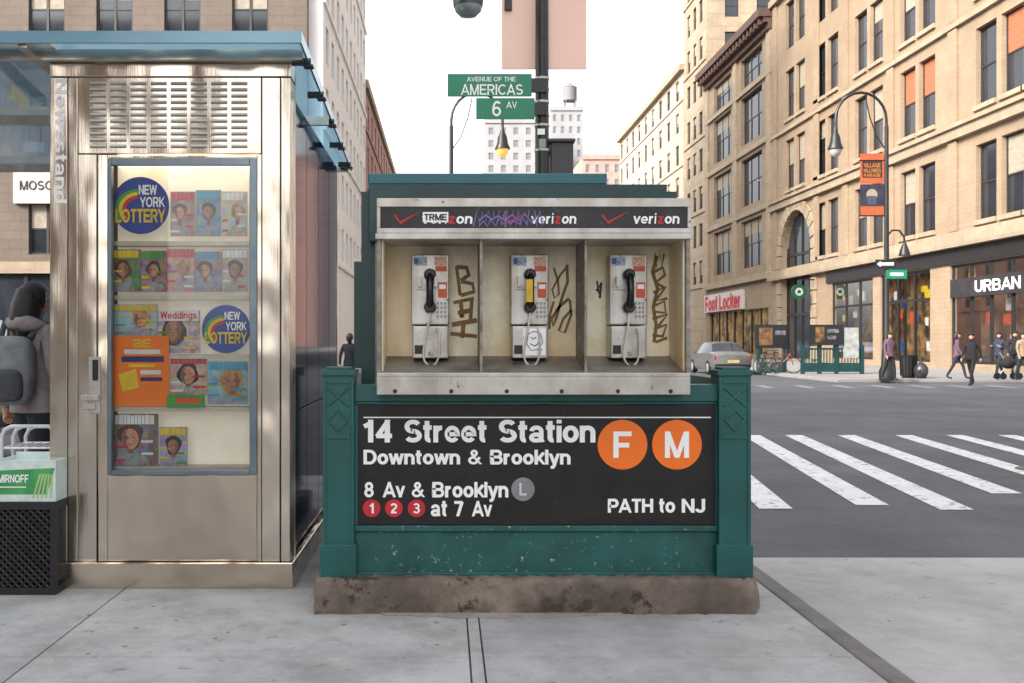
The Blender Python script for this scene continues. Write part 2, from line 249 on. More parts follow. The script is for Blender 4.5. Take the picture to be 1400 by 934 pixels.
# ------------------------------------------------------------------ subway entrance
K=T('subway_entrance','green subway stair entrance with black station sign, under the three payphones','subway entrance',(X(735,5.2),5.2,0))
def rough_box(b,x0,x1,y0,y1,z0,z1,cut,am,sd):
    r=random.Random(sd); nx=max(2,int((x1-x0)/cut)); nz=max(2,int((z1-z0)/cut)); ny=max(2,int((y1-y0)/cut)); G={}
    def vt(i,j,k):
        if (i,j,k) not in G:
            e=(i in (0,nx))+(j in (0,ny))+(k in (0,nz)); q=am*(1.8 if e>1 else 1)
            G[(i,j,k)]=b.bm.verts.new((x0+(x1-x0)*i/nx+(r.uniform(0,q) if i==0 else -r.uniform(0,q) if i==nx else 0),y0+(y1-y0)*j/ny+(r.uniform(0,q) if j==0 else 0),z0+(z1-z0)*k/nz-(r.uniform(0,q) if k==nz else 0)))
        return G[(i,j,k)]
    for i in range(nx):
        for k in range(nz):
            for j in (0,ny): b.bm.faces.new((vt(i,j,k),vt(i+1,j,k),vt(i+1,j,k+1),vt(i,j,k+1)))
        for j in range(ny): b.bm.faces.new((vt(i,j,nz),vt(i+1,j,nz),vt(i+1,j+1,nz),vt(i,j+1,nz)))
    for j in range(ny):
        for k in range(nz):
            for i in (0,nx): b.bm.faces.new((vt(i,j,k),vt(i,j+1,k),vt(i,j+1,k+1),vt(i,j,k+1)))
b=MB(); rough_box(b,X(428,5.1),X(1040,5.1),5.1,5.5,0,Z(791,5.1),.035,.013,4); b.box(X(430,5.1),X(470,5.1),5.5,8.4,0,Z(800,5.1)); b.box(X(990,5.1),X(1036,5.1),5.5,8.4,0,Z(800,5.1)); b.build('plinth',plinthm,K,smooth=True)
b=MB(); r=random.Random(9); pts=[(X(520,5.1),5.108)]+[(X(525+18*k,5.0),5.095-.05*math.sin(math.pi*k/17)-r.uniform(0,.03)) for k in range(18)]+[(X(850,5.1),5.108)]
b.prism([(p[0],p[1],.001) for p in pts],(0,0,.008)); b.build('cement_apron',M('cement_patch',(166,158,150),.95,0,(140,130,122),5,bump=.6,bscale=30),K)
Y=5.16
for a,c in ((441,484),(983,1027)):
    b=MB(); b.pbox(a,c,514,789,Y,.165); b.pbox(a-2,c+2,506,514,Y-.01,.185); b.pbox(a+4,c-4,502,506,Y+.005,.15); b.pbox(a-3,c+3,745,790,Y-.012,.19)
    for q in (a,c-5): b.pbox(q,q+5,520,745,Y-.006,.006)
    b.pbox(a+5,c-5,520,525,Y-.006,.006); b.pbox(a+5,c-5,596,601,Y-.006,.006)
    m=(a+c)/2
    for p0,p1 in (((a+7,530),(c-7,556)),((c-7,530),(a+7,556)),((a+8,574),(m,560)),((m,560),(c-8,574)),((c-8,574),(m,590)),((m,590),(a+8,574))):
        b.tube([(X(p0[0],Y),Y,Z(p0[1],Y)),(X(p1[0],Y),Y,Z(p1[1],Y))],.008,6)
    b.build('post',green,K,bevel=.004)
b=MB(); b.pbox(484.5,982.5,526,549,5.19,.1); b.pbox(484.5,982.5,549,553,5.2,.08); b.build('top_rail',green,K,bevel=.004)
b=MB(); b.pbox(484.5,982.5,719,727,5.19,.09); b.pbox(484.5,982.5,727,783,5.215,.06); b.pbox(484.5,982.5,783,792,5.195,.09); b.build('lower_panel',greenw,K,bevel=.004)
sp=MB().pbox(486,981,553.5,718,5.205,.03).build('sign_panel',signk,K,bevel=.003)
b=MB()
for a,c,d,e in ((484.6,489,553.5,718),(978,982.4,553.5,718)): b.pbox(a,c,d,e,5.195,.02)
b.build('sign_frame',green,K)
Ys=5.2035
MB().pbox(497,972,570,571.6,5.203,.0018).build('sign_rule',white,sp)
def line(words,py0,py1,bold=.03):
    for s,a,c in words:
        d=py1
        if s=='Brooklyn': d=py1+(py1-py0)*.3
        tp(s,a,c,py0,d,Ys,sp,None,bold)
line([('14',496,536),('Street',553,665),('Station',682,814)],574,605)
line([('Downtown',497,629),('&',640,659),('Brooklyn',669,780)],615,635)
line([('8',498,511),('Av',523,554),('&',563,581),('Brooklyn',590,695)],659,680)
line([('at',589,611),('7',621,634),('Av',645,673)],685,706); line([('PATH',831,893),('to',901,923),('NJ',932,964)],682,701)
def rd(px,py,r,m,ch,w,h,lm=None,bold=.02):
    b=MB(); b.disc(X(px,5.2025),Z(py,5.2025),r/F*5.2,5.2015,.0034,n=48); b.build('route_disc',m,sp)
    tp(ch,px-w/2,px+w/2,py-h/2,py+h/2,5.2005,sp,lm,bold)
rd(851,608,34,orange,'F',25,36); rd(925.5,608,34,orange,'M',33,36); rd(715,669,16,grey,'L',10,17,M('pale_grey_letter',(222,224,226)))
for px,ch in ((508,'1'),(538.5,'2'),(569.5,'3')): rd(px,695,12,redd,ch,6 if ch=='1' else 9,14,None,.02)
for xx in (X(455,5.16),X(1005,5.16)):
    b=MB(); b.box(xx-.04,xx+.04,5.33,8.3,1.12,1.2); b.box(xx-.02,xx+.02,5.33,8.3,.2,.28)
    for k in range(20): b.box(xx-.012,xx+.012,5.45+k*.145,5.475+k*.145,.275,1.125)
    b.build('side_railing',green,K)
MB().box(X(475,5.1),X(985,5.1),5.51,8.35,.002,.006).build('stairwell_shade_sheet',M('stair_shadow',(16,16,17),.9),K)  # flat dark sheet painted as the shade of the stair opening
G=T('entrance_sign_box','teal green metal sign box behind and above the payphone header','sign box',(X(700,5.6),5.6,.18))
MB().pbox(504,912,252,330,5.5,.12).build('sign_box',greend,G,bevel=.004); MB().pbox(503,830,237,252,5.56,.16).build('box_cap',teal,G,bevel=.006)
for a,c in ((494,513),(905,925)): MB().box(X(a,5.6),X(c,5.6),5.6,5.7,.18,Z(262,5.6)).build('upright',greend,G)
MB().box(X(484,5.6),X(494,5.6),5.6,5.68,1.25,1.85).build('side_bracket',greend,G)
# ------------------------------------------------------------------ payphone bank
B=T('payphone_bank','three bay aluminium payphone enclosure with stained panels and black header','payphone enclosure',(X(730,5.05),5.05,1.1))
Yf=5.05; Yb=5.40
b=MB()
b.box(X(515,Yf),X(521,Yf),Yf,Yb+.02,Z(540,Yf),Z(327,Yf)); b.box(X(938,Yf),X(944,Yf),Yf,Yb+.02,Z(540,Yf),Z(327,Yf))
b.box(X(521,Yf),X(938,Yf),Yb+.012,Yb+.03,Z(540,Yf),Z(320,Yf)); b.build('housing',aluD,B,bevel=.003)
bp=[]
for a,c in ((521.5,656),(660,799.5),(803.5,937.5)):
    bp.append(MB().box(X(a,Yf),X(c,Yf),Yb,Yb+.01,Z(512,Yf),Z(327,Yf)).build('back_panel',panelm,B))
    b=MB(); b.prism([(X(a,Yf),Yf+.01,Z(513,Yf)),(X(a,Yf),Yb-.002,Z(513,Yf)),(X(a,Yf),Yb-.002,Z(487,Yb)),(X(a,Yf),Yf+.01,Z(509,Yf))],(X(c,Yf)-X(a,Yf),0,0)); b.build('shelf',aluD,B)
for a in (656.5,800):
    b=MB(); b.box(X(a,Yf),X(a+3,Yf),Yf+.03,Yb,Z(512,Yf),Z(327,Yf)); b.box(X(a-.3,Yf),X(a+3.3,Yf),Yf+.012,Yf+.03,Z(512,Yf),Z(327,Yf)); b.build('divider',aluD,B)
for a,c in ((521.2,523.5),(935.5,937.8)): MB().box(X(a,Yf),X(c,Yf),Yf+.03,Yb,Z(512,Yf),Z(327,Yf)).build('side_lining',panelm,B)
hd=MB().pbox(516,944,275,320,Yf,.36).build('header',aluD,B,bevel=.004)
b=MB(); b.pbox(515,945,271,283,Yf-.012,.03); b.pbox(515,945,312,319,Yf-.014,.03); b.pbox(513,946,319,327,Yf-.02,.38); b.pbox(515,520,283,312,Yf-.01,.03); b.pbox(940,945,283,312,Yf-.01,.03); b.build('header_trim',alu,B,bevel=.003)
hs=MB().pbox(520.2,939.8,283.2,311.8,Yf-.004,.004).build('header_sign',M('header_black',(44,42,44),.4,0,(60,57,59),6,wear=(120,116,116),wear_lo=.63,wear_scale=22,spec=.3),hd)
Yl=Yf-.0055
for k,(v0,t0,t1) in enumerate(((538,577,646),(686,726,788),(822,866,929))):
    w=t1-t0
    tp('ver',t0,t0+w*.43,295.5,306,Yl,hs,bold=.02,shear=.08); tp('i',t0+w*.455,t0+w*.5,291.5,306,Yl,hs,bold=.02,shear=.08); tp('z',t0+w*.52,t0+w*.66,295.5,306,Yl,hs,redp,.02,.08); tp('on',t0+w*.68,t1,295.5,306,Yl,hs,bold=.02,shear=.08)
    b=MB(); q=lambda x,y:(X(x,Yl),Yl,Z(y,Yl)); b.face([q(v0,294),q(v0+3.5,294),q(v0+9,302.5),q(v0+38,288.5),q(v0+9.5,306.5)]); b.build('check_mark',redp,hs)
def strokes(name,mat,par,plist,w,y):
    b=MB()
    for i,pl in enumerate(plist): b.rib([(X(p[0],y),Z(p[1],y)) for p in pl],w*(.8+.4*((i*37)%10)/10),y-.0012-.0004*i)
    return b.build(name,mat,par)
def wob(x0,x1,y0,y1,n,sd):
    r=random.Random(sd); return [(x0+(x1-x0)*i/n+r.uniform(-1,1),(y0 if i%2 else y1)+r.uniform(-2,2)) for i in range(n+1)]
strokes('graffiti_tag',purple,hs,[wob(648,690,289,308,11,1),wob(690,742,288,309,14,2),wob(655,735,294,302,9,3),wob(655,720,300,308,12,5)],.009,Yl-.001)
stk=MB().pbox(578,613,290,304,Yl-.003,.001).build('header_sticker',white,hs); tp('TRME',580,611,292.5,301.5,Yl-.0045,hs,blk,.03)
b=MB(); b.pbox(515,944,516,540,Yf-.03,.05); b.pbox(515,944,510,516,Yf-.02,.035); fas=b.build('fascia',alu,B,bevel=.004)
for px in (540,617,693,768,845,917):
    b=MB(); b.tube([(X(px,Yf-.03),Yf-.031,Z(535,Yf-.03)),(X(px,Yf-.03),Yf-.04,Z(535,Yf-.03))],[.011,.008],10); b.build('bolt',darkm,fas,smooth=True)
strokes('graffiti',graf,bp[0],[[(624,364),(627,386),(629,404)],[(624,365),(638,366),(641,376),(630,384)],[(630,385),(646,388),(648,399),(630,404)],[(620,414),(648,408)],[(626,428),(646,424)],[(630,412),(632,434),(631,430)],[(645,410),(643,440)],[(618,444),(652,438)],[(634,440),(632,462)],[(616,456),(652,460)]],.022,Yb)
strokes('graffiti',graf,bp[1],[[(757,366),(763,385),(764,402),(758,408),(755,396),(766,376),(776,364)],[(775,362),(776,385),(768,408),(760,436),(756,446),(754,436),(764,420),(778,408)],[(779,410),(781,430),(772,455),(764,452),(770,436),(781,424)],[(757,412),(752,430),(751,450)]],.015,Yb)
strokes('graffiti',graf,bp[2],[wob(893,908,346,366,5,6),[(894,372),(906,366),(909,376),(897,386),(908,394)],[(893,400),(910,392),(896,412),(912,408)],[(895,418),(908,412),(910,428),(894,426)],[(892,436),(912,430),(900,446)],[(894,450),(911,444),(906,460),(892,458)],[(896,468),(912,462)],[(898,350),(892,372),(899,395),(893,420),(897,445),(894,468)]],.016,Yb)
strokes('ink_mark',blk,bp[2],[[(816,384),(819,402)],[(815,398),(822,386),(820,408)]],.013,Yb)
def phone(x0,label,yellow_band=False):
    w=52; Yp=5.28; c=x0+w/2
    P=T('payphone',label,'payphone',(X(c,Yp),Yb,Z(490,Yp)),None)
    MB().pbox(x0,x0+w,348,444,Yp,Yb-Yp-.001).build('upper_case',phonem,P,bevel=.006)
    lo=MB().pbox(x0+2,x0+w-1,446,490,Yp-.03,Yb-Yp+.029).build('coin_box',phonem,P,bevel=.006)
    pl=MB().pbox(x0+3,x0+22,351,363,Yp-.004,.004).build('instruction_card',M('card_%d'%x0,(208,214,218),.5,0,(110,140,170),60),P)
    MB().pbox(x0+4,x0+10,353,361,Yp-.007,.003).build('blue_sticker',blue,pl)
    b=MB(); b.pbox(x0+32,x0+49,351,363,Yp-.004,.003,0); b.pbox(x0+33,x0+49,364,371,Yp-.004,.003,1); b.build('rate_card',[M('rate_cream_%d'%x0,(226,214,190),.5,0,(200,120,80),90),orr],P)
    b=MB(); b.pbox(x0+37,x0+49,386,407,Yp-.004,.003,0); b.pbox(x0+38.5,x0+47.5,389,395,Yp-.0055,.001,1); b.build('rate_sticker',[orr,white],P)
    b=MB()
    for r in range(4):
        for k in range(3): b.pbox(x0+35+k*5,x0+38+k*5,413+r*6,416.5+r*6,Yp-.004,.004)
    b.build('keypad',keym,P)
    b=MB(); b.pbox(x0+6,x0+30,388,396,Yp-.012,.012); b.pbox(x0+10,x0+14,378,392,Yp-.035,.03); b.pbox(x0+32,x0+36,378,392,Yp-.035,.03); b.build('cradle',alu,P)
    hx=X(x0+26,Yp); z0=Z(376,Yp); z1=Z(420,Yp)
    b=MB(); n=11; b.tube([(hx,Yp-.035-.035*math.sin(math.pi*i/(n-1)),z0+(z1-z0)*i/(n-1)) for i in range(n)],[.018+.004*abs(i-5)/5 for i in range(n)],10)
    for z in (z0,z1): b.tube([(hx,Yp-.055,z),(hx,Yp-.03,z),(hx,Yp-.012,z)],[.022,.033,.031],14)
    hs_=b.build('handset',blackp,P,smooth=True)
    if yellow_band: MB().pbox(x0+21.5,x0+30.5,382,413,Yp-.093,.003).build('yellow_tape',yellow,hs_)
    zc=Z(426,Yp); b=MB()
    pts=[(hx,Yp-.03,zc),(hx-.006,Yp-.05,Z(440,Yp)),(hx-.022,Yp-.06,Z(462,Yp)),(hx-.034,Yp-.062,Z(480,Yp)),(hx-.03,Yp-.062,Z(492,Yp)),(hx-.008,Yp-.06,Z(499,Yp)),(hx+.025,Yp-.058,Z(498,Yp)),(hx+.045,Yp-.055,Z(488,Yp)),(hx+.05,Yp-.05,Z(472,Yp)),(hx+.046,Yp-.04,Z(455,Yp)),(hx+.038,Yp-.03,Z(449,Yp))]
    sm=[]
    for i in range(len(pts)-1):
        a=Vector(pts[max(i-1,0)]);p=Vector(pts[i]);q=Vector(pts[i+1]);e=Vector(pts[min(i+2,len(pts)-1)])
        for t in (0,.25,.5,.75): sm.append(.5*((2*p)+(q-a)*t+(2*a-5*p+4*q-e)*t*t+(3*p-a-3*q+e)*t**3))
    b.tube(sm+[Vector(pts[-1])],.0055,7); b.build('cord',cordm,P,smooth=True)
    for lx,lz,lr in ((14,462,.014),(40,478,.009)):
        b=MB(); b.tube([(X(x0+lx,Yp),Yp-.031,Z(lz,Yp)),(X(x0+lx,Yp),Yp-.037,Z(lz,Yp))],lr,14); b.build('lock',alu,lo,smooth=True)
    MB().pbox(x0+5,x0+16,472,484,Yp-.034,.003).build('coin_return',darkm,lo)
    if yellow_band:
        MB().pbox(x0+17,x0+48,449,486,Yp-.0335,.003).build('white_sticker',white,lo)
        strokes('ink_doodle',blk,lo,[[(x0+22,470),(x0+24,457),(x0+32,453),(x0+41,456),(x0+44,468),(x0+38,478),(x0+28,479),(x0+22,470)],[(x0+28,461),(x0+31,464),(x0+35,461)],[(x0+27,470),(x0+33,473),(x0+39,469)]],.005,Yp-.034)
phone(562,'scuffed steel payphone with black handset in the left bay, by the stacked brown letters')
phone(698,'steel payphone with yellow tape along its handset, in the middle bay',True)
phone(833,'scuffed steel payphone with black handset in the right bay, by the column of tags')
# ------------------------------------------------------------------ newsstand
Yn=5.67
N_=T('newsstand','stainless steel newsstand kiosk with glazed display door and blue glass canopy','newsstand',(X(235,Yn),6.9,0))
xl,xr=X(68,Yn),X(398,Yn)
MB().box(X(75,Yn),X(402,Yn),Yn-.03,8.25,0,Z(768,Yn)).build('base',steelh,N_,bevel=.006)
for a,c in ((68,106),(358,397)):
    b=MB(); z0,z1=Z(767.5,Yn),Z(106,Yn); b.box(X(a,Yn),X(c-14,Yn),Yn,Yn+.2,z0,z1); b.box(X(c-13,Yn),X(c,Yn),Yn,Yn+.2,z0,z1); pil=b.build('pillar',steel,N_,bevel=.004)
    if a==68: tx('Newsstand',(X(76,Yn),Yn-.003,Z(108,Yn)),(0,0,-1),(1,0,0),(0,-1,0),Z(108,Yn)-Z(278,Yn),X(92,Yn)-X(76,Yn),pil,M('etched_silver',(250,249,248),.6,.0,alb=1.2),.02)
MB().box(xl,xr,Yn-.004,Yn+.2,Z(105,Yn),Z(78,Yn)).build('top_band',steelh,N_,bevel=.004)
lp=MB().pbox(107,357,106,210,Yn+.004,.15).build('head_panel',steel,N_,bevel=.003)
b=MB()
for i in range(8):
    for j in range(11):
        a=123+i*27.6; t=112+j*8.6
        b.pbox(a,a+22,t+3.0,t+4.5,Yn+.0015,.002,1); b.prism([(X(a,Yn),Yn+.0035,Z(t-.4,Yn)),(X(a,Yn),Yn-.004,Z(t+2.4,Yn)),(X(a,Yn),Yn+.0035,Z(t+2.9,Yn))],(22/F*Yn,0,0),0)
b.build('louvers',[M('louver_steel',(226,216,204),.4,.6,(208,198,186),2),M('louver_slot_shade',(166,154,143),.6,alb=.8)],lp)  # raised darker strips stand in for the shadow in each slot
MB().pbox(107,132,211,767,Yn+.012,.1).build('jamb',steel,N_,bevel=.003)
D=MB()
for a,c,d,e in ((134,147,212,767),(351.5,357.5,212,767),(147.1,351.4,650,767),(147.1,351.4,212,216)): D.pbox(a,c,d,e,Yn+.004,.05)
D=D.build('door',steelh,N_,bevel=.003)
b=MB()
for a,c,d,e in ((147.2,152,216.2,649.8),(341,351.3,216.2,649.8),(152,341,216.2,226),(152,341,643,649.8)): b.pbox(a,c,d,e,Yn-.004,.045)
b.build('glazing_frame',bluef,D,bevel=.003)
MB().pbox(152,341,226,643,Yn+.015,.006).build('display_glass',clear,D)
b=MB(); b.pbox(121,137,488,566,Yn-.006,.012,0); b.pbox(110,134,540,548,Yn-.03,.03,0); b.pbox(126,133,492,520,Yn-.02,.014,1); b.pbox(112,130,552,560,Yn-.02,.02,0); b.build('handle',[alu,darkm],D,bevel=.003)
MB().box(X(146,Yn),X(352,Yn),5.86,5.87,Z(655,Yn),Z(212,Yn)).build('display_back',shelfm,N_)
for py in (328,403,485,558,640): MB().box(X(150,Yn),X(346,Yn),5.745,5.858,Z(py+6,Yn),Z(py,Yn)).build('display_shelf',shelfe,N_)
MB().box(X(150,Yn),X(346,Yn),5.70,5.85,Z(222,Yn),Z(217,Yn)).build('display_lamp',M('lamp_strip',(255,240,205),.5,emit=4.5),N_)
xr2=xr-.02
MB().box(xl+.02,xr2-.03,5.9,8.2,Z(768,Yn)+.003,2.84).build('body',M('body_steel',(120,118,116),.4,.4),N_)
ys=[5.875,6.45,7.05,7.65,8.22]
for i in range(4):
    for z0,z1 in ((.17,.98),(.99,2.84)): MB().box(xr2-.028,xr2,ys[i]+.006,ys[i+1]-.006,z0,z1).build('side_panel',navy,N_,bevel=.003)
b=MB(); b.box(X(394,Yn),xr2+.004,8.222,8.27,.16,2.84); b.box(xl+.02,X(394,Yn)-.001,8.222,8.25,.16,2.84); b.build('rear_post',steel,N_)
xo,xL=X(410,5.45),-3.9
def cz(y): return 3.06+(2.86-3.06)*(y-5.45)/(8.35-5.45)
b=MB()
for a,c in ((xL,-2.2),(-2.19,xo)): b.face([(a,5.45,cz(5.45)),(c,5.45,cz(5.45)),(c,8.35,cz(8.35)),(a,8.35,cz(8.35))])
can=b.build('canopy',canopyg,N_)
b=MB(); b.box(xL,xo,5.43,5.448,cz(5.45)-.03,cz(5.45)+.035); b.prism([(xo,5.43,cz(5.45)-.03),(xo,8.35,cz(8.35)-.03),(xo,8.35,cz(8.35)+.03),(xo,5.43,cz(5.45)+.035)],(.012,0,0)); b.build('canopy_edge',edgeg,can)
b=MB()
for y in (5.62,6.9,8.25): b.box(xL,xo-.01,y-.02,y+.02,cz(y)-.062,cz(y)-.004)
for x in (xL,-2.35): b.prism([(x,5.46,cz(5.45)-.05),(x,8.35,cz(8.35)-.05),(x,8.35,cz(8.35)-.006),(x,5.46,cz(5.45)-.006)],(.05,0,0))
b.build('canopy_frame',steel,can)
for y in (5.75,6.35,6.95,7.55,8.15):
    b=MB(); b.box(xr,xo+.02,y-.012,y+.012,cz(y)-.045,cz(y)-.006); b.box(xo-.02,xo+.035,y-.03,y+.03,cz(y)-.06,cz(y)-.046); b.build('canopy_bracket',blk,can)
b=MB(); zt=cz(6.2); b.tube([(X(20,6.2),6.2,zt+.02),(X(22,6.2),6.2,zt+.1),(X(60,6.2),6.2,zt+.11),(X(135,6.2),6.2,zt+.1)],.02,8); b.lathe((X(95,6.2),6.2,zt+.018),[(.09,0),(.09,.03),(.03,.05),(.03,.16),(.055,.2),(.05,.27),(.01,.3)],14); b.build('roof_fitting',alu,N_,smooth=True)
b=MB(); b.tube([(xL+.06,8.2,0),(xL+.06,8.2,2.8)],.03,8); b.build('canopy_post',steel,N_)
# magazines
Ym=5.76
skins=[M('print_skin_a',(226,172,142),.4,0,(176,118,90),26),M('print_skin_b',(200,142,112),.4,0,(146,94,70),26)]; hairs=[M('print_brown',(104,66,42),.4,0,(50,32,24),50),M('print_black',(48,38,36),.4,0,(20,16,16),50),M('print_blonde',(214,172,98),.4,0,(140,98,50),50)]
shd=M('print_shade',(150,98,74),.4,0,(120,74,56),30)
tit=[M('print_white',(240,240,236),.4),M('print_red',(212,34,44),.4),M('print_yellow',(246,208,40),.4),M('print_cyan',(60,164,200),.4),M('print_green',(66,164,60),.4)]
pc=[('warm tan',(196,136,106)),('blue',(80,126,186)),('cream',(226,200,160)),('green',(74,130,64)),('dark red',(170,56,52)),('coral',(220,108,84)),('mauve',(176,138,160)),('sand',(206,174,126)),('light blue',(140,190,220)),('pink and white',(232,202,208)),('peach',(236,190,156)),('turquoise',(110,186,190)),('brown',(118,80,64)),('lilac',(178,166,206))]
rows=[('top',[(233,267,262,323),(268,302,260,323),(303,338,262,323)]),
('second',[(154,192,341,399),(192.5,228,343,399),(228.5,266,340,399),(266.5,303,344,399),(303.5,339,341,399)]),
('third',[(156,215,416,459),(216,273,424,483)]),
('fourth',[(232,283,487,541),(284,339,494,553)]),
('bottom',[(156,216,566,637),(218,256,584,638)])]
ci=0; od=['first','second','third','fourth','fifth','sixth','seventh']
for rname,lst in rows:
    for k,(a,c,d,e) in enumerate(lst):
        sd=ci; nm,cc=pc[ci]; b=MB(); b.pbox(a,c,d,e,Ym,.012,0); w=c-a; h=e-d; yq=Ym-.0008; m_=min(w,h)/F*Yn; rr=random.Random(sd*11+3); kp=F/Yn
        cxp=a+w*(.5+.12*((sd*7)%3-1)); czp=d+h*.46; G=lambda px,py,y:(X(px,y),y,Z(py,y))
        for q in range(3):
            xx=a+w*rr.uniform(0,.6); y0=d+h*rr.uniform(.15,.7); b.pbox(xx,min(c,xx+w*rr.uniform(.2,.5)),y0,min(e,y0+h*rr.uniform(.1,.35)),yq-.0001*q,.0003,8)
        b.prism([G(min(c,max(a,cxp+w*q)),min(e-.5,czp+h*r),yq-.0007) for q,r in ((-.44,.56),(.44,.56),(.36,.38),(.2,.29),(.09,.25),(.08,.1),(-.08,.1),(-.09,.25),(-.24,.3),(-.36,.42))],(0,.0004,0),4)
        n=16; b.prism([(X(cxp,yq)+m_*(.29+.05*math.sin(3*t+sd))*math.cos(t),yq-.0013,Z(czp-h*.03,yq)+m_*(.31+(.12 if (math.sin(t)<-.2 and sd%2) else 0))*math.sin(t)) for t in [2*math.pi*i/n for i in range(n)]],(0,.0004,0),2)
        b.prism([G(cxp+m_*kp*q,czp+h*r,yq-.0018) for q,r in ((-.07,.3),(.07,.3),(.08,.1),(-.08,.1))],(0,.0003,0),7)
        b.disc(X(cxp-w*.01,yq),Z(czp+h*.02,yq),m_*.2,yq-.0024,.0004,1,18,m_*.24); sg_=1 if sd%2 else -1
        b.prism([(X(cxp-w*.01,yq)+sg_*m_*q,yq-.0029,Z(czp+h*.02,yq)+m_*r) for q,r in ((.06,.22),(.16,.13),(.2,0),(.15,-.14),(.05,-.23),(.1,-.05),(.05,.02),(.1,.1))],(0,.0003,0),7)
        b.prism([(X(cxp-w*.01,yq)+m_*q,yq-.0033,Z(czp+h*.02,yq)+m_*r) for q,r in ((-.13,.05),(-.03,.04),(-.04,.025),(-.12,.025))],(0,.0003,0),6); b.prism([(X(cxp-w*.01,yq)+m_*q,yq-.0033,Z(czp+h*.02,yq)+m_*r) for q,r in ((.03,.04),(.12,.05),(.11,.025),(.04,.025))],(0,.0003,0),6)
        b.prism([(X(cxp-w*.01,yq)+m_*q,yq-.0033,Z(czp+h*.02,yq)+m_*r) for q,r in ((-.05,-.11),(.05,-.11),(.03,-.13),(-.03,-.13))],(0,.0003,0),9)
        x=a+1.5
        while x<c-5: ww=rr.uniform(3,6.5); b.pbox(x,min(c-1,x+ww),d+1+rr.uniform(0,1),d+h*.2,yq-.0038,.0004,3); x+=ww+.7
        for q in range(4):
            y0=d+h*(.5+.12*q)+rr.uniform(-1,1); xx=a+1 if (q+sd)%2 else c-w*.38
            b.pbox(xx,xx+w*rr.uniform(.2,.36),y0,y0+h*.05,yq-.0038-.0004*q,.0003,5 if q%2 else 3)
        o=b.build('magazine',[M('cover_%d'%sd,cc,.35,0,tuple(min(255,v*.6+40*(sd%3)) for v in cc),22,.4,.6,multi=.25+.1*(sd%3)),skins[sd%2],hairs[sd%3],tit[(sd*2+1)%5],M('print_cloth_%d'%sd,tuple(230-v*.7 for v in cc),.4,0,cc,30,multi=.3),tit[(sd*3)%5],hairs[1],shd,M('backdrop_%d'%sd,tuple(min(255,v*.8+50) for v in cc[::-1]),.4,0,cc,20,multi=.45),M('print_lip_%d'%sd,(176,70,72),.4)])
        tag(o,'%s magazine, %s from the left on the %s shelf of the newsstand window'%(nm,od[k],rname),'magazine','magazines in the newsstand window'); ci+=1
hd_=T('magazine_heading','red printed heading strip above the pink magazine on the third shelf','sign',(X(245,5.75),5.75,Z(440,5.75))); q=MB().pbox(217.5,271.5,424,439,5.748,.002).build('strip',M('heading_pink',(240,226,226),.5),hd_); tp('Weddings',219,269,426,438.5,5.7465,q,tit[1],.02)
def lotto(px,py,r,label):
    y=5.742; L=T('lottery_sign',label,'sign',(X(px,y),y+.02,Z(py+r,y)))
    b=MB(); b.disc(X(px,y),Z(py,y),r/F*y,y,.01,n=48); dsc=b.build('disc',M('lottery_blue_%d'%px,(36,68,162),.4,0,(30,56,140)),L)
    yy=y-.0015
    for k,(rr,m) in enumerate(((.80,4),(.66,2),(.52,1))):
        b=MB(); b.rib([((px+r*(rr*math.cos(t)-.04)-CX)/F*yy*1.0,Z(py-r*(rr*math.sin(t)*.8-.12),yy)) for t in [R(95+q*9) for q in range(15)]],.13*r/F*y,yy-.0004*k); b.build('rainbow_arc',tit[m],dsc)
    tp('NEW',px-r*.06,px+r*.58,py-r*.72,py-r*.38,y-.005,dsc,bold=.02); tp('YORK',px-r*.02,px+r*.86,py-r*.3,py+.06*r,y-.005,dsc,bold=.02)
    tp('LOTTERY',px-r*.88,px+r*.88,py+r*.12,py+r*.6,y-.005,dsc,tit[2],.03)
lotto(192,281,39,'round blue lottery sign at the top left of the newsstand window'); lotto(309,450,33,'round blue lottery sign at the middle right of the newsstand window')
o=T('orange_poster','orange advertising poster below the middle shelf, left side of newsstand window','poster',(X(192,5.74),5.745,Z(556,5.74)))
ps=MB().pbox(155,231,459,556,5.735,.008).build('sheet',M('poster_orange',(248,130,26),.45,0,(238,114,20),5),o)
tp('BE',181,206,464,475,5.733,ps,tit[2],.03)
b=MB(); y=5.7335; b.pbox(170,219,478,484,y,.0008,0); b.pbox(166,224,487,495,y,.0008,1); b.pbox(176,212,498,502,y,.0008,2); b.face([(X(162,y),y,Z(512,y)),(X(186,y),y,Z(504,y)),(X(190,y),y,Z(530,y)),(X(168,y),y,Z(536,y))],2); b.pbox(192,220,506,512,y,.0008,0); b.pbox(192,222,516,521,y,.0008,1); b.build('print',[tit[0],M('print_navy',(30,44,110),.4),tit[2]],ps)
b=MB(); b.pbox(228,280,540,557,5.728,.006,0); b.pbox(240,274,544,552,5.7268,.001,1); tag(b.build('shelf_card',[tit[4],orr]),'small green and orange card at the shelf edge beside the orange poster','card')
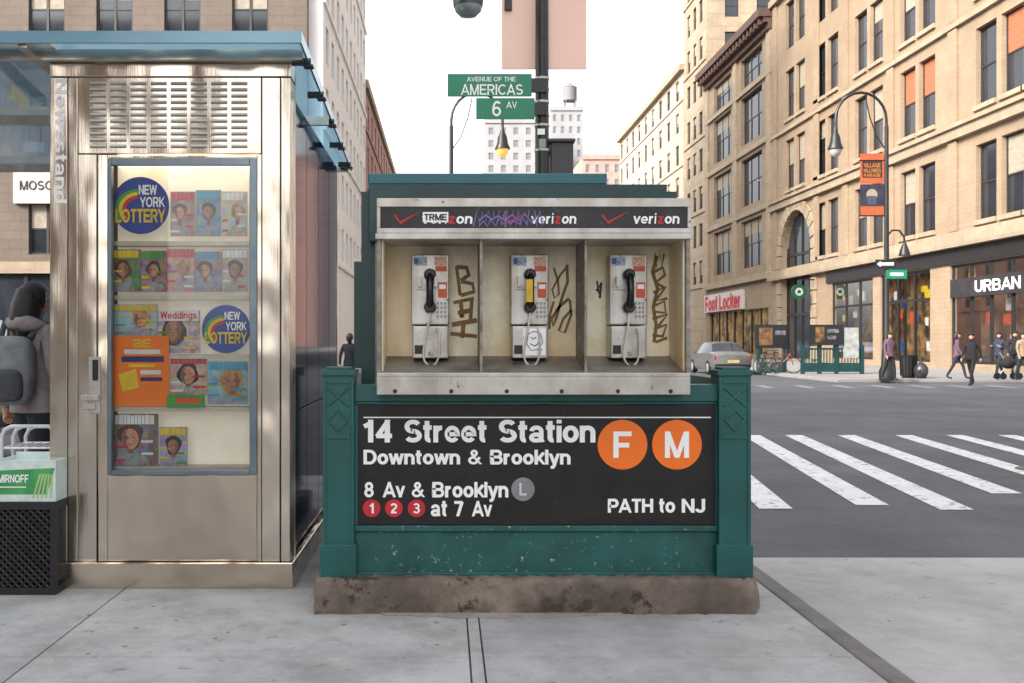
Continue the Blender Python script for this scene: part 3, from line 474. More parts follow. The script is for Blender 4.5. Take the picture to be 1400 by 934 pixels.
# ------------------------------------------------------------------ crate, carton, rack
x0,x1=X(-14,5.5),X(76,5.5); zt=Z(687,5.5)
b=MB(); y0,y1=5.5,5.82; t=.012
for a,c in ((x0,x0+.03),(x1-.03,x1)):
    for d,e in ((y0,y0+.03),(y1-.03,y1)): b.box(a,c,d,e,0,zt)
b.box(x0-.004,x1+.004,y0-.004,y1+.004,zt-.04,zt-.001); b.box(x0-.003,x1+.003,y0-.003,y1+.003,0,.04); b.box(x0+.02,x1-.02,y0+.05,y1-.02,.05,zt-.05)
n=9; st=(x1-x0)/n
for i in range(-9,n):
    pa=(x0+i*st,.04); pb=(x0+i*st+(zt-.08)*1,zt-.04)
    for fl in (0,1):
        p=[]
        for k in range(13):
            q=(pa[0]+(pb[0]-pa[0])*k/12,pa[1]+(pb[1]-pa[1])*k/12)
            if x0<=q[0]<=x1: p.append((q[0] if not fl else x0+x1-q[0],y0+.006+.002*fl,q[1]))
        if len(p)>1: b.tube(p,.007,5)
tag(b.build('milk_crate',M('crate_black',(24,24,26),.5,0,(34,34,36),20)),'black plastic lattice crate on the pavement under the green carton','crate')
ct=T('drinks_carton','pale green and white drinks carton standing on the black crate','carton',((x0+x1)/2,5.66,zt))
zc=Z(630,5.52); cw=M('carton_white',(226,234,230),.5,0,(196,216,214),14); cgm=M('carton_green',(84,176,96),.45,0,(48,144,84),10)
b=MB(); b.box(x0+.01,x1-.005,5.515,5.53,zt+.002,zc); b.box(x0+.01,x0+.02,5.53,5.8,zt+.002,zc); b.box(x1-.015,x1-.005,5.53,5.8,zt+.002,zc); b.box(x0+.02,x1-.015,5.79,5.8,zt+.002,zc+.02); b.box(x0+.02,x1-.015,5.53,5.79,zt+.002,zc-.02)
cb=b.build('carton',cw,ct); yq=5.5135
b=MB(); b.face([(X(p,yq),yq,Z(q,yq)) for p,q in [(-13,676),(64,676),(75,640),(-13,644)]],0)
for k in range(5): b.face([(X(44+k*6,yq),yq-.0008,Z(681,yq)),(X(46.5+k*6,yq),yq-.0008,Z(681,yq)),(X(57+k*4,yq),yq-.0008,Z(648,yq)),(X(54+k*4,yq),yq-.0008,Z(648,yq))],1)
b.build('carton_print',[cgm,M('carton_lime',(190,224,150),.5)],cb)
tp('SMIRNOFF',-9,39,649,660,yq-.003,cb,bold=.02); b=MB(); b.rib([(X(-6,yq),Z(666,yq)),(X(36,yq),Z(666,yq))],.006,yq-.002); b.build('carton_rule',white,cb)
rk=T('wire_rack','white tubular wire rack beside the newsstand, above the green carton','rack',((x0+x1)/2,6.0,0)); wen=M('white_enamel',(230,232,234),.4)
for yy in (5.86,6.02,6.2):
    b=MB(); a,c=X(6,5.9),X(78,5.9); zt2=Z(583,yy)
    b.tube([(a,yy,0),(a,yy,zt2-.06),(a+.02,yy,zt2-.02),(a+.06,yy,zt2),(c-.03,yy,zt2),(c,yy,zt2-.04),(c,yy,0)],.012,8); b.build('hoop',wen,rk,smooth=True)
for z in (.25,.6,Z(612,5.9)):
    b=MB()
    for k in range(7): b.tube([(X(6+12*k,5.9),5.86,z),(X(6+12*k,5.9),6.2,z)],.005,6)
    for yy in (5.87,6.19): b.tube([(X(6,5.9),yy,z),(X(78,5.9),yy,z)],.006,6)
    b.build('wire_shelf',white,rk)
# ------------------------------------------------------------------ people
def person(label,loc,rot,ht,top,legs,hair=hairm,stride=.2,arm=.0,long_hair=False,sub=1,hood=False):
    k=ht/1.76; P=T('person',label,'person',loc); P.rotation_euler=(0,0,rot); P.scale=(k,k,k)
    V=[];E=[];Rd=[];MT=[]
    def v(p,r,par=None,mt=0):
        V.append(p); Rd.append(r if isinstance(r,tuple) else (r,r))
        if par is not None: E.append((par,len(V)-1)); MT.append(mt)
        return len(V)-1
    pel=v((0,0,.97),(.155,.115)); sp1=v((0,.0,1.14),(.15,.11),pel,0); ch=v((0,.01,1.33),(.175,.125),sp1,0); nb=v((0,.01,1.47),(.08,.075),ch,0); nk=v((0,-.005,1.54),.055,nb,2); h1=v((0,-.02,1.62),(.078,.088),nk,2); v((0,-.015,1.70),(.075,.088),h1,2)
    for s in (-1,1):
        sw=s*stride; sh=v((s*.175,.01,1.43),.068,ch,0); y=sw*.5
        el=v((s*.235,.05+y*.5,1.16),.052,sh,0)
        if arm and (arm==2 or s>0): wr=v((s*.2,-.16,1.2),.036,el,0); pd=Vector((s*-.3,-.6,.5)).normalized()
        else: wr=v((s*.245,-.02+y,.93),.036,el,0); pd=Vector((0,-.12,-1)).normalized()
        wp=Vector(V[wr]); pm=v(tuple(wp+pd*.07),(.034,.024),wr,2)
        side=Vector((0,1,0)) if abs(pd.z)>.8 else Vector((1,0,0))
        for q in range(4):
            o=side*(q-1.5)*.019; f1=v(tuple(wp+pd*(.11-.004*abs(q-1.5))+o),.0095,pm,2); v(tuple(wp+pd*(.15-.008*abs(q-1.3))+o+Vector((-s*.012,0,0))),.008,f1,2)
        tb=v(tuple(wp+pd*.06+side*-.042),.0105,pm,2); v(tuple(wp+pd*.1+side*-.055),.009,tb,2)
        hp=v((s*.09,0,.9),.095,pel,1); kn=v((s*.095,-sw*.55-.02,.5),.064,hp,1); an=v((s*.095,-sw+.03+(.03 if sw<0 else 0),.1),.045,kn,1); he=v((s*.095,-sw+.0,.045),.042,an,3); v((s*.105,-sw-.13,.036),.036,he,3)
    me=bpy.data.meshes.new('t'); me.from_pydata(V,E,[]); o=bpy.data.objects.new('t',me); COL.objects.link(o)
    md=o.modifiers.new('s','SKIN'); md.use_smooth_shade=True
    for i,r in enumerate(Rd): me.skin_vertices[0].data[i].radius=r; me.skin_vertices[0].data[i].use_root=(i==0)
    sb=o.modifiers.new('u','SUBSURF'); sb.levels=sub; sb.render_levels=sub
    bpy.context.view_layer.update(); m2=bpy.data.meshes.new_from_object(o.evaluated_get(bpy.context.evaluated_depsgraph_get())); bpy.data.objects.remove(o)
    m2.name='body'; m2.materials.clear()
    for m in (top,legs,skin,darkm): m2.materials.append(m)
    segs=[(Vector(V[a]),Vector(V[c]),(Rd[a][0]+Rd[c][0])/2,t) for (a,c),t in zip(E,MT)]
    for pg in m2.polygons:
        c=pg.center; best=9; bt=0
        for a,d,r,t in segs:
            ab=d-a; tt=max(0,min(1,(c-a).dot(ab)/ab.length_squared)); q=(c-(a+ab*tt)).length-r
            if q<best: best=q; bt=t
        pg.material_index=bt; pg.use_smooth=True
    bo=bpy.data.objects.new('body',m2); COL.objects.link(bo); bo.parent=P
    sv=OFF[P.name]; OFF[P.name]=Vector((0,0,0))
    b=MB(); vs=b.ball((0,-.0,1.672),.112,(.92,1.08,1.08),0,18)
    bmesh.ops.delete(b.bm,geom=[q for q in vs if (q.co.y<-.035 and q.co.z<1.715) or q.co.z<1.59],context='VERTS')
    if long_hair: b.tube([(0,.035,1.72),(0,.055,1.62),(0,.075,1.5),(0,.09,1.36)],[.085,.105,.105,.05],14)
    else: b.tube([(0,.03,1.68),(0,.04,1.6),(0,.04,1.54)],[.08,.085,.05],12)
    b.build('hair',hair,P,smooth=True)
    b=MB()
    for s in (-1,1): b.ball((s*.03,-.093,1.655),.0115,(1,.6,.8),1,8); b.ball((s*.082,-.005,1.645),.024,(.4,.8,1.2),0,8)
    b.ball((0,-.108,1.625),.015,(.8,1.1,1.5),0,8); b.ball((0,-.095,1.585),.016,(1.5,.5,.4),2,8); b.build('face',[skin,eyem,M('lip',(160,84,76),.5)],P,smooth=True)
    b=MB(); b.tube([(0,0,.88),(0,0,.96),(0,0,1.03)],[.18,.178,.168],18)
    for q in b.bm.verts: q.co.y*=.78
    b.build('jacket_hem',top,P,smooth=True)
    if hood:
        b=MB(); b.tube([(.15*math.sin(R(t)),.03+.09*math.cos(R(t)),1.475+.02*math.cos(R(t))) for t in range(-150,151,20)],[.02+.045*max(0,math.cos(R(t))) for t in range(-150,151,20)],10); b.build('hood',top,P,smooth=True)
    OFF[P.name]=sv; return P
grey_h=cloth('grey_hoodie',(160,150,146)); jean=cloth('dark_jeans',(44,48,60)); blkc=cloth('black_cloth',(32,32,36)); purp=cloth('mauve_cloth',(112,86,102)); tanc=cloth('tan_cloth',(170,144,118)); bluec=cloth('blue_cloth',(52,62,84))
px_=X(46,7.1)
person('person in a grey hooded top with dark hair, seen from behind beside the newsstand',(px_,7.1,0),R(150),1.8,grey_h,jean,long_hair=True,sub=2,stride=.12,hood=True)
bk=T('backpack','grey backpack worn by the person beside the newsstand','backpack',(px_,7.0,1.0)); bm_=cloth('backpack_grey',(144,146,150)); bm2=cloth('backpack_dark',(84,86,92))
def sq(b,c,r,p=.55,seg=20):
    for v in b.ball((0,0,0),1,(1,1,1),0,seg):
        q=v.co; v.co=Vector([c[i]+r[i]*math.copysign(abs(q[i])**p,q[i]) for i in range(3)])
b=MB(); sq(b,(px_-.05,6.86,1.2),(.15,.1,.24)); b.build('bag',bm_,bk,smooth=True)
b=MB(); sq(b,(px_-.05,6.765,1.1),(.115,.045,.11)); b.build('pocket',bm2,bk,smooth=True)
b=MB(); b.tube([(px_-.08,6.88,1.43),(px_-.08,6.87,1.49),(px_-.02,6.87,1.49),(px_-.02,6.88,1.43)],.012,6); b.build('grab_handle',bm2,bk,smooth=True)
for s in (-1,1):
    b=MB(); b.tube([(px_-.06+s*.1,6.93,1.42),(px_-.04+s*.13,7.02,1.53),(px_+s*.14,7.16,1.5),(px_+s*.15,7.24,1.36)],.022,8); b.build('strap',bm2,bk,smooth=True)
def far(px,py,label,rot,ht,top,legs,**kw):
    Yp=F*(H-.03)/(py-CY); return person(label,(X(px,Yp),Yp,.03),R(rot),ht,top,legs,**kw)
far(1216,520,'person in dark clothes standing beside the litter bin across the road',20,1.68,purp,blkc)
far(1309,518,'person in a mauve top walking on the far pavement, left of the pair',60,1.7,purp,jean,stride=.3,long_hair=True)
far(1328,527,'person in a black coat walking nearest the far kerb',-50,1.62,blkc,blkc,stride=.32)
far(1366,517,'person in blue pushing a stroller on the far pavement',-70,1.7,bluec,jean,arm=2,stride=.3)
far(1388,516,'person in dark clothes at the right edge of the far pavement',-30,1.75,blkc,jean,stride=.25)
far(1398,520,'person in tan at the far right edge of the picture',10,1.68,tanc,jean,stride=.2,long_hair=True)
far(1293,503,'small distant person in black before the shop windows',0,1.7,blkc,blkc)
person('distant person in black seen between the newsstand and the payphones',(X(478,27),27,-.1),R(170),1.7,blkc,blkc,stride=.3)
Yq=36; sx=X(1378,Yq); s_=T('stroller','small dark stroller pushed along the far pavement','stroller',(sx,Yq,.03))
b=MB(); b.ball((sx,Yq,.62),.26,(1,.9,.8),0,14); b.build('seat',blkc,s_,smooth=True)
b=MB(); b.tube([(sx-.3,Yq,1.0),(sx-.1,Yq,.7),(sx+.3,Yq,.25)],.02,6); b.tube([(sx-.28,Yq,.25),(sx+.2,Yq,.7)],.02,6); b.build('frame',alu,s_)
for dx in (-.28,.3):
    for dy in (-.2,.2):
        b=MB(); b.tube([(sx+dx,Yq+dy-.02,.15),(sx+dx,Yq+dy+.02,.15)],.12,14); b.build('wheel',darkm,s_)
# ------------------------------------------------------------------ vehicles
def car(label,paint,zs=1.0,ls=1.0):
    C=T('parked_car',label,'car',(0,0,0)); st=[(-2.32,.72,.36,.84,.88,.62),(-2.2,.84,.26,.94,.98,.7),(-1.55,.9,.22,.98,1.03,.74),(-.95,.91,.2,.97,1.39,.6),(-.2,.91,.2,.96,1.46,.63),(.5,.91,.2,.95,1.42,.61),(1.25,.9,.2,.93,.99,.74),(1.95,.86,.22,.84,.88,.68),(2.2,.78,.28,.74,.78,.6),(2.3,.66,.34,.62,.66,.5)]
    if zs>1: st[1]=(-2.25,.86,.26,1.0,1.05,.74); st[2]=(-2.0,.9,.22,1.0,1.36,.66)
    rg=[]
    for (y,hw,z0,be,tp_,tw) in st:
        h=[(hw*.9,z0),(hw,z0+.18),(hw,be),(tw,tp_),(tw*.55,tp_+.035),(0,tp_+.045)]
        rg.append([Vector((x,y*ls,z*zs)) for x,z in h]+[Vector((-x,y*ls,z*zs)) for x,z in h[-2::-1]])
    bb=MB(); gg=MB(); n=len(rg[0])
    for i in range(len(rg)-1):
        for j in range(n-1):
            side=j in (2,n-4); cab=2<=i<=5; slope=i in (2,5) and 3<=j<=n-5
            (gg if (cab and side) or slope else bb).face([rg[i][j],rg[i][j+1],rg[i+1][j+1],rg[i+1][j]])
        bb.face([rg[i][0],rg[i][-1],rg[i+1][-1],rg[i+1][0]])
    bb.face(rg[0]); bb.face(rg[-1]); bb.build('body',paint,C,smooth=True,weld=True); gg.build('windows',wglass,C,smooth=True,weld=True)
    for x in (-.82,.82):
        for y in (-1.4,1.4):
            w=MB(); w.tube([(x-.1,y*ls,.32),(x+.1,y*ls,.32)],.32,20); w=w.build('wheel',darkm,C,smooth=True)
            r=MB(); sx_=1 if x>0 else -1; r.tube([(x+.1*sx_,y*ls,.32),(x+.112*sx_,y*ls,.32)],[.21,.19],16); r.build('rim',alu,w,smooth=True)
        MB().box(x*.84-.13,x*.84+.13,-2.3*ls,-2.18*ls,.7*zs,.86*zs).build('tail_light',M('tail_red',(170,24,24),.25),C,bevel=.02)
        MB().box(x*.72-.15,x*.72+.15,2.1*ls,2.27*ls,.58*zs,.7*zs).build('headlight',M('lamp_clear',(220,222,224),.15),C,bevel=.02)
    MB().box(-.26,.26,-2.345*ls,-2.3*ls,.55*zs,.68*zs).build('number_plate',M('plate_cream',(220,200,130),.5,alb=.7),C)
    MB().box(-.8,.8,-2.36*ls,-2.2*ls,.36*zs,.5*zs).build('bumper',darkm,C,bevel=.03)
    return C
cr=car('silver sedan driving away on the avenue, right of the payphones',M('silver_paint',(150,150,148),.22,.5,(138,138,136),3,alb=.8)); cr.location=(12.75,46.5,-.1)
c2=car('pale grey tall car behind the person with the backpack',M('pale_paint',(200,204,210),.22,.4,alb=.8),1.28,.95); c2.location=(-7.6,12.3,-.1); c2.rotation_euler=(0,0,R(90))
# ------------------------------------------------------------------ corner pole, signs, lamps
Yp=8.8; px0=X(741,Yp)
P=T('street_lamp','tall black street pole behind the payphones, carrying street signs and a lamp','street lamp',(px0,Yp,0))
b=MB(); b.lathe((px0,Yp,0),[(.16,0),(.16,.3),(.1,.5),(.068,.7),(.06,3.5),(.052,6.4),(.0,6.45)],18); b.build('pole',blk,P,smooth=True)
b=MB(); lx=X(640,Yp); zl=Z(0,Yp)
b.tube([(px0,Yp,5.9)]+[((px0+lx)/2+(px0-lx)/2*math.cos(R(t)),Yp,5.6+.75*math.sin(R(t))) for t in range(20,181,16)]+[(lx,Yp,zl+.1)],.025,8); b.build('arm',blk,P,smooth=True)
b=MB(); b.lathe((lx,Yp,zl-.06),[(.13,0),(.135,.06),(.11,.13),(.05,.22),(.03,.32),(.0,.33)],18,0); b.lathe((lx,Yp,zl-.16),[(.0,0),(.07,.015),(.115,.06),(.125,.099)],18,1); b.build('lamp_head',[M('lamp_grey',(70,74,76),.4,.3),M('lamp_lens',(150,160,160),.15)],P,smooth=True)
for py in (108,122,140,158,172,206):
    b=MB(); b.tube([(px0,Yp,Z(py+1.5,Yp)),(px0,Yp,Z(py-1.5,Yp))],.066,16); b.build('clamp',alu,P)
b=MB(); b.pbox(735,745,176,184,Yp-.07,.012,0); b.pbox(737,746,190,202,Yp-.07,.012,1); b.build('sticker',[white,M('sticker_sage',(150,176,150),.5)],P)
gsign=M('street_sign_green',(14,134,98),.4,0,(10,122,88),4)
def ssign(a,c,d,e,label,txt):
    o=T('street_sign',label,'street sign',(X((a+c)/2,Yp),Yp-.09,Z(e,Yp))); y=Yp-.095
    pl=MB().pbox(a,c,d,e,y,.012).build('plate',gsign,o,bevel=.003)
    for s,q in txt: tp(s,*q,y-.002,pl,bold=.012)
    MB().pbox(727,749,d+6,e-6,y+.0125,.03).build('bracket',blk,o)
ssign(612,727,101,132,'longer green street sign on the black pole, uppermost of the two',[('AVENUE OF THE',(638,705,105,111.5)),('AMERICAS',(630,715,115,130))])
ssign(651,731,134,163,'shorter green street sign with a large numeral, lower on the black pole',[('6',(673,685,138,159)),('AV',(692,707,139,148))])
b=MB(); b.pbox(686,802,-70,95,Yp+.09,.012); b.pbox(690,700,-40,14,Yp+.06,.03,1); tag(b.build('road_sign',[M('sign_back_washed_pink',(246,206,190),.5,.0,(238,196,180),1,emit=.12),blk],bevel=.006),'large washed-out pinkish blank sign back fixed behind the top of the black pole','road sign')  # pink of overexposed light put into the colour, with a slight glow
b=MB(); b.pbox(753,784,193,260,Yp+.0,.2); b.pbox(749,787,189,194,Yp-.03,.26); b.pbox(744,754,204,212,Yp+.08,.03); tag(b.build('pedestrian_signal',M('signal_dark',(64,64,66),.5),bevel=.01),'dark grey signal box mounted on the right side of the black pole','traffic signal')
def crook(px,side,label,lit,extra=False,w=70):
    Yc=36; x=X(px,Yc); o=T('street_lamp',label,'street lamp',(x,Yc,0),'crook lamp posts')
    b=MB(); b.lathe((x,Yc,0),[(.26,0),(.26,.35),(.19,.5),(.15,1.2),(.1,1.4),(.085,5),(.07,9.2),(.0,9.21)],14); b.build('post',blk,o,smooth=True)
    wd=w/F*Yc; rr=wd/2; b=MB(); b.tube([(x,Yc,8.6)]+[(x+side*(rr-rr*math.cos(R(t))),Yc,9.4+1.0*math.sin(R(t))) for t in range(0,181,15)]+[(x+side*wd,Yc,9.15)],.05,8)
    b.tube([(x,Yc,8.3),(x+side*.35,Yc,8.8),(x+side*.6,Yc,9.5),(x+side*.75,Yc,10.2)],.022,6); b.build('crook',blk,o,smooth=True)
    b=MB(); b.lathe((x+side*wd,Yc,8.35),[(.27,0),(.27,.05),(.2,.2),(.16,.45),(.09,.6),(.05,.8),(.0,.82)],14,0); b.lathe((x+side*wd,Yc,8.05),[(.0,0),(.12,.05),(.2,.18),(.22,.299)],14,1)
    b.build('lamp_head',[blk,M('lamp_globe_%d'%px,(255,178,90) if lit else (190,190,184),.3,emit=1.2 if lit else 0)],o,smooth=True)
    if extra:
        b=MB(); b.tube([(x,Yc,4.8),(x+.02,Yc,5.2),(x+.2,Yc,5.42),(x+.45,Yc,5.42),(x+.63,Yc,5.2),(x+.65,Yc,5.0)],.035,8); b.lathe((x+.65,Yc,4.5),[(.2,0),(.2,.05),(.12,.3),(.04,.5),(0,.51)],12); b.build('side_lamp',blk,o,smooth=True)
        for z in (7.95,5.95):
            b=MB(); b.tube([(x,Yc,z),(x-1.0,Yc,z)],.02,6); b.build('banner_arm',blk,o)
crook(617,1,'crook topped lamp post with glowing lamp, rising behind the left street sign',True); crook(1212,-1,'crook topped lamp post with banners across the avenue on the right',False,True)
Yc=36; o=T('banner','orange and black parade banner hanging from the right lamp post','banner',(X(1192,Yc),Yc,5.9))
up=MB().pbox(1176,1209,210,251,Yc,.02).build('upper_banner',M('banner_orange',(214,108,62),.7,0,(198,94,54),2,alb=.7),o)
MB().pbox(1179,1206,220,243,Yc-.006,.004).build('dark_band',M('banner_maroon',(66,30,26),.7,alb=.8),up)
for t,(c,d) in (('VILLAGE',(223,229)),('HALLOWEEN',(230.5,236)),('PARADE',(237.5,242))): tp(t,1181,1204,c,d,Yc-.012,up,M('banner_text_'+t,(236,150,80),.7,alb=.8),.01)
lo=MB().pbox(1176,1209,252,296,Yc,.02).build('lower_banner',M('banner_black',(34,30,40),.7,0,(60,56,80),3,alb=.8),o)
b=MB(); b.pbox(1176.5,1208.5,282,295.5,Yc-.006,.004,1); b.disc(X(1192,Yc),Z(266,Yc),.2,Yc-.006,.004,0,16); b.pbox(1186,1198,268,280,Yc-.01,.004,2); b.build('banner_print',[M('banner_moon',(200,180,150),.7,alb=.7),M('banner_strip',(214,108,62),.7,alb=.7),M('banner_slate',(70,76,100),.7)],lo)
o=T('one_way_sign','black one way arrow sign on the right lamp post','road sign',(X(1210,Yc),Yc-.1,4.1)); pl=MB().pbox(1197,1225,355,367,Yc-.13,.02).build('plate',blk,o); y=Yc-.137
b=MB(); b.face([(X(1199,y),y,Z(361,y)),(X(1204,y),y,Z(357,y)),(X(1204,y),y,Z(359,y)),(X(1222,y),y,Z(359,y)),(X(1222,y),y,Z(363,y)),(X(1204,y),y,Z(363,y)),(X(1204,y),y,Z(365,y))]); b.build('arrow',white,pl); tp('ONE WAY',1206,1221,359.8,362.3,y-.004,pl,blk,.01)
b=MB(); b.pbox(1212,1240,369,381,Yc-.13,.02,0); b.pbox(1217,1235,373,377,Yc-.136,.005,1); tag(b.build('street_sign',[gsign,white]),'small green street sign on the right lamp post below the arrow sign','street sign')
xb=X(1242,37.5); b=MB(); b.lathe((xb,37.5,.03),[(.22,0),(.26,.1),(.3,.8),(.31,.86),(.27,.86),(.25,.6),(.0,.6)],16)
for k in range(16): b.tube([(xb+.275*math.cos(k*.3927),37.5+.275*math.sin(k*.3927),.1),(xb+.31*math.cos(k*.3927),37.5+.31*math.sin(k*.3927),.88)],.012,4)
tag(b.build('litter_bin',blk),'dark wire litter bin on the far corner beside the lamp post','litter bin')
b=MB(); b.ball((X(1259,37),37,.3),.32,(.8,.8,1),0,12); b.tube([(X(1259,37),37,.55),(X(1259,37),37,.72),(X(1259,37)+.05,37,.8)],[.1,.03,.08],8)
tag(b.build('rubbish_bag',M('bag_plastic',(70,64,70),.3,0,(40,38,42),8,bump=.6,bscale=10),smooth=True),'dark rubbish bag on the pavement right of the litter bin','rubbish bag')
o=T('subway_entrance','distant green subway railing with dark poster panels on the far corner','subway entrance',(X(1137,42),42,.03))
b=MB()
for px in (1097,1120,1143,1178): b.box(X(px,42)-.07,X(px,42)+.07,41.9,42.04,.03,1.25)
b.box(X(1097,42),X(1178,42),41.93,42.01,1.05,1.13); b.box(X(1097,42),X(1178,42),41.93,42.01,.12,.5)
for k in range(20): b.box(X(1097,42)+k*.126,X(1097,42)+k*.126+.03,41.95,41.99,.5,1.05)
b.build('railing',greend,o)
pm=[M('ad_warm',(170,120,70),.6,0,(50,36,34),4,alb=.7),M('ad_grey',(150,150,156),.6,0,(70,70,80),6,alb=.7)]
q=MB().pbox(1107,1153,444,472,41.8,.12).build('poster_panel',blk,o); b=MB(); y=41.79; b.pbox(1115,1127,447,468,y,.004,0); b.pbox(1131,1147,450,455,y,.004,1); b.pbox(1131,1143,459,464,y,.004,1); b.build('poster_print',pm,q)
MB().pbox(1154,1174,448,490,41.85,.08).build('notice_board',M('notice_pale',(206,206,200),.6,0,(150,160,160),5,alb=.7),o)
for px in (1110,1150):
    b=MB(); b.lathe((X(px,42),41.97,1.25),[(.05,0),(.05,.5),(.0,.51)],8); b.build('finial_post',greend,o)
o=T('advert_stand','distant black advertising stand between the silver car and green railing','advert stand',(X(1055,44),44,.03))
q=MB().pbox(1034,1077,444,476,44,.25).build('panel',blk,o); b=MB(); b.pbox(1038,1056,448,472,43.99,.005,0); b.pbox(1060,1074,452,458,43.99,.005,1); b.build('panel_print',pm,q)
for a,c in ((1036,1040),(1072,1076)): MB().box(X(a,44),X(c,44),44.05,44.2,.03,1.15).build('leg',greend,o)
MB().box(X(1040,44),X(1072,44),44.08,44.16,.03,.5).build('lower_panel',greend,o)
def bike(px,Yv,label,m,rot):
    o=T('bicycle',label,'bicycle',(0,0,0),None)
    for x in (-.5,.5):
        b=MB(); b.tube([(x+.33*math.cos(R(t)),0,.34+.33*math.sin(R(t))) for t in range(0,361,20)],.02,6); w=b.build('wheel',darkm,o)
        b=MB()
        for t in range(0,180,30): b.tube([(x+.32*math.cos(R(t)),0,.34+.32*math.sin(R(t))),(x-.32*math.cos(R(t)),0,.34-.32*math.sin(R(t)))],.004,4)
        b.build('spokes',alu,w)
    b=MB()
    for p,q in (((-.5,.34),(-.05,.32)),((-.05,.32),(-.2,.85)),((-.5,.34),(-.18,.78)),((-.18,.78),(.36,.84)),((-.05,.32),(.36,.8)),((.34,.95),(.5,.34))): b.tube([(p[0],0,p[1]),(q[0],0,q[1])],.018,6)
    b.build('frame',m,o); MB().box(-.32,-.1,-.06,.06,.86,.91).build('saddle',darkm,o,bevel=.02); b=MB(); b.tube([(.3,-.25,1.0),(.34,0,.97),(.3,.25,1.0)],.015,6); b.build('handlebar',blk,o)
    o.location=(X(px,Yv),Yv,.03); o.rotation_euler=(0,0,R(rot))
bike(1050,42.6,'dark bicycle parked before the black advertising stand',blk,25); bike(1068,43,'red bicycle parked at the right of the advertising stand',M('bike_red',(130,40,40),.4),-20)
# ------------------------------------------------------------------ buildings
def facade(b,o,u,n,W,Hh,holes,d=.3,m=0):
    o,u,n=Vector(o),Vector(u),Vector(n); us=sorted({0,W}|{h[i] for h in holes for i in (0,1)}); zs=sorted({0,Hh}|{h[i] for h in holes for i in (2,3)})
    P=lambda a,z,dd=0:o+u*a+Vector((0,0,z))-n*dd
    for i in range(len(us)-1):
        for j in range(len(zs)-1):
            ca,cz_=(us[i]+us[i+1])/2,(zs[j]+zs[j+1])/2
            if any(h[0]<ca<h[1] and h[2]<cz_<h[3] for h in holes): continue
            b.face([P(us[i],zs[j]),P(us[i+1],zs[j]),P(us[i+1],zs[j+1]),P(us[i],zs[j+1])],m)
    for h in holes:
        c=[(h[0],h[2]),(h[1],h[2]),(h[1],h[3]),(h[0],h[3])]
        for k in range(4): p,q=c[k],c[(k+1)%4]; b.face([P(*p),P(*q),P(*q,d),P(*p,d)],m)
WM={}
def wmesh(w,h,kind,lights,fm,gm):
    key=(round(w,2),round(h,2),kind,lights,fm.name,gm.name)
    if key in WM: return WM[key]
    b=MB(); t=.09
    b.box(-w/2,-w/2+t,0,.1,0,h); b.box(w/2-t,w/2,0,.1,0,h); b.box(-w/2+t,w/2-t,0,.1,0,t); b.box(-w/2+t,w/2-t,0,.1,h-t,h); b.box(-w/2+t,w/2-t,.02,.09,h*.5-.04,h*.5+.04)
    for k in range(1,lights): x=-w/2+w*k/lights; b.box(x-.06,x+.06,.005,.095,t,h-t)
    b.face([(-w/2+t,.06,t),(w/2-t,.06,t),(w/2-t,.06,h*.5),(-w/2+t,.06,h*.5)],1); b.face([(-w/2+t,.045,h*.5),(w/2-t,.045,h*.5),(w/2-t,.045,h-t),(-w/2+t,.045,h-t)],1)
    if kind: f=(0,.3,.5,.62)[kind] if kind<4 else .5; z=h-t-(h-2*t)*f; b.face([(-w/2+t,.04,z),(w/2-t,.04,z),(w/2-t,.04,h-t),(-w/2+t,.04,h-t)],2 if kind<4 else 3)
    me=bpy.data.meshes.new('window'); b.bm.to_mesh(me); b.bm.free()
    for m in (fm,gm,blind,blindo): me.materials.append(m)
    WM[key]=me; return me
def win(par,pos,rot,w,h,kind=0,lights=1,fm=None,gm=None):
    o=bpy.data.objects.new('window',wmesh(w,h,kind,lights,fm or wframe,gm or wglass)); COL.objects.link(o); o.parent=par; o.location=Vector(pos)-OFF[par.name]; o.rotation_euler=(0,0,rot); return o
rnd=random.Random(3)
XF=24.6
A=T('corner_building','tan brick corner building with paired windows and glazed shops at right','building',(XF,56.5,0))
Y0=38; Wd=37; HA=34; holes=[]; wl=[]
for r,(z0,z1) in enumerate(((7,10.5),(12.3,15.9),(17.4,20.9),(22.4,25.8),(27.3,30.6))):
    for c,yc in enumerate((40.4,44.3,52,58,64.4,70.2)):
        for s in (-1,1):
            if r==0 and c>=5: continue
            u=yc+s*1.06-Y0; holes.append((u-.86,u+.86,z0,z1)); wl.append((u,z0,z1,4 if (c==2 and r==1) or (c==1 and r==1 and s<0) else rnd.choice((0,0,0,1,2))))
shops=[(40-Y0,48.6-Y0,.35,5.1),(50.6-Y0,56.4-Y0,.35,5.1),(57.4-Y0,63.6-Y0,.35,5.1)]
arch=(66.9-Y0,72.9-Y0,.2,10.6)
b=MB(); facade(b,(XF,Y0,0),(0,1,0),(-1,0,0),Wd,HA,holes+shops+[arch],.35)
ac,az,ar=(arch[0]+arch[1])/2,7.6,3.0; n=16; pts=[(ac+ar*math.cos(math.pi*k/n),az+ar*math.sin(math.pi*k/n)) for k in range(n+1)]
for k in range(n):
    p,q=pts[k],pts[k+1]; b.face([(XF,Y0+p[0],p[1]),(XF,Y0+q[0],q[1]),(XF,Y0+q[0],10.6),(XF,Y0+p[0],10.6)]); b.face([(XF,Y0+p[0],p[1]),(XF,Y0+q[0],q[1]),(XF+.5,Y0+q[0],q[1]),(XF+.5,Y0+p[0],p[1])])
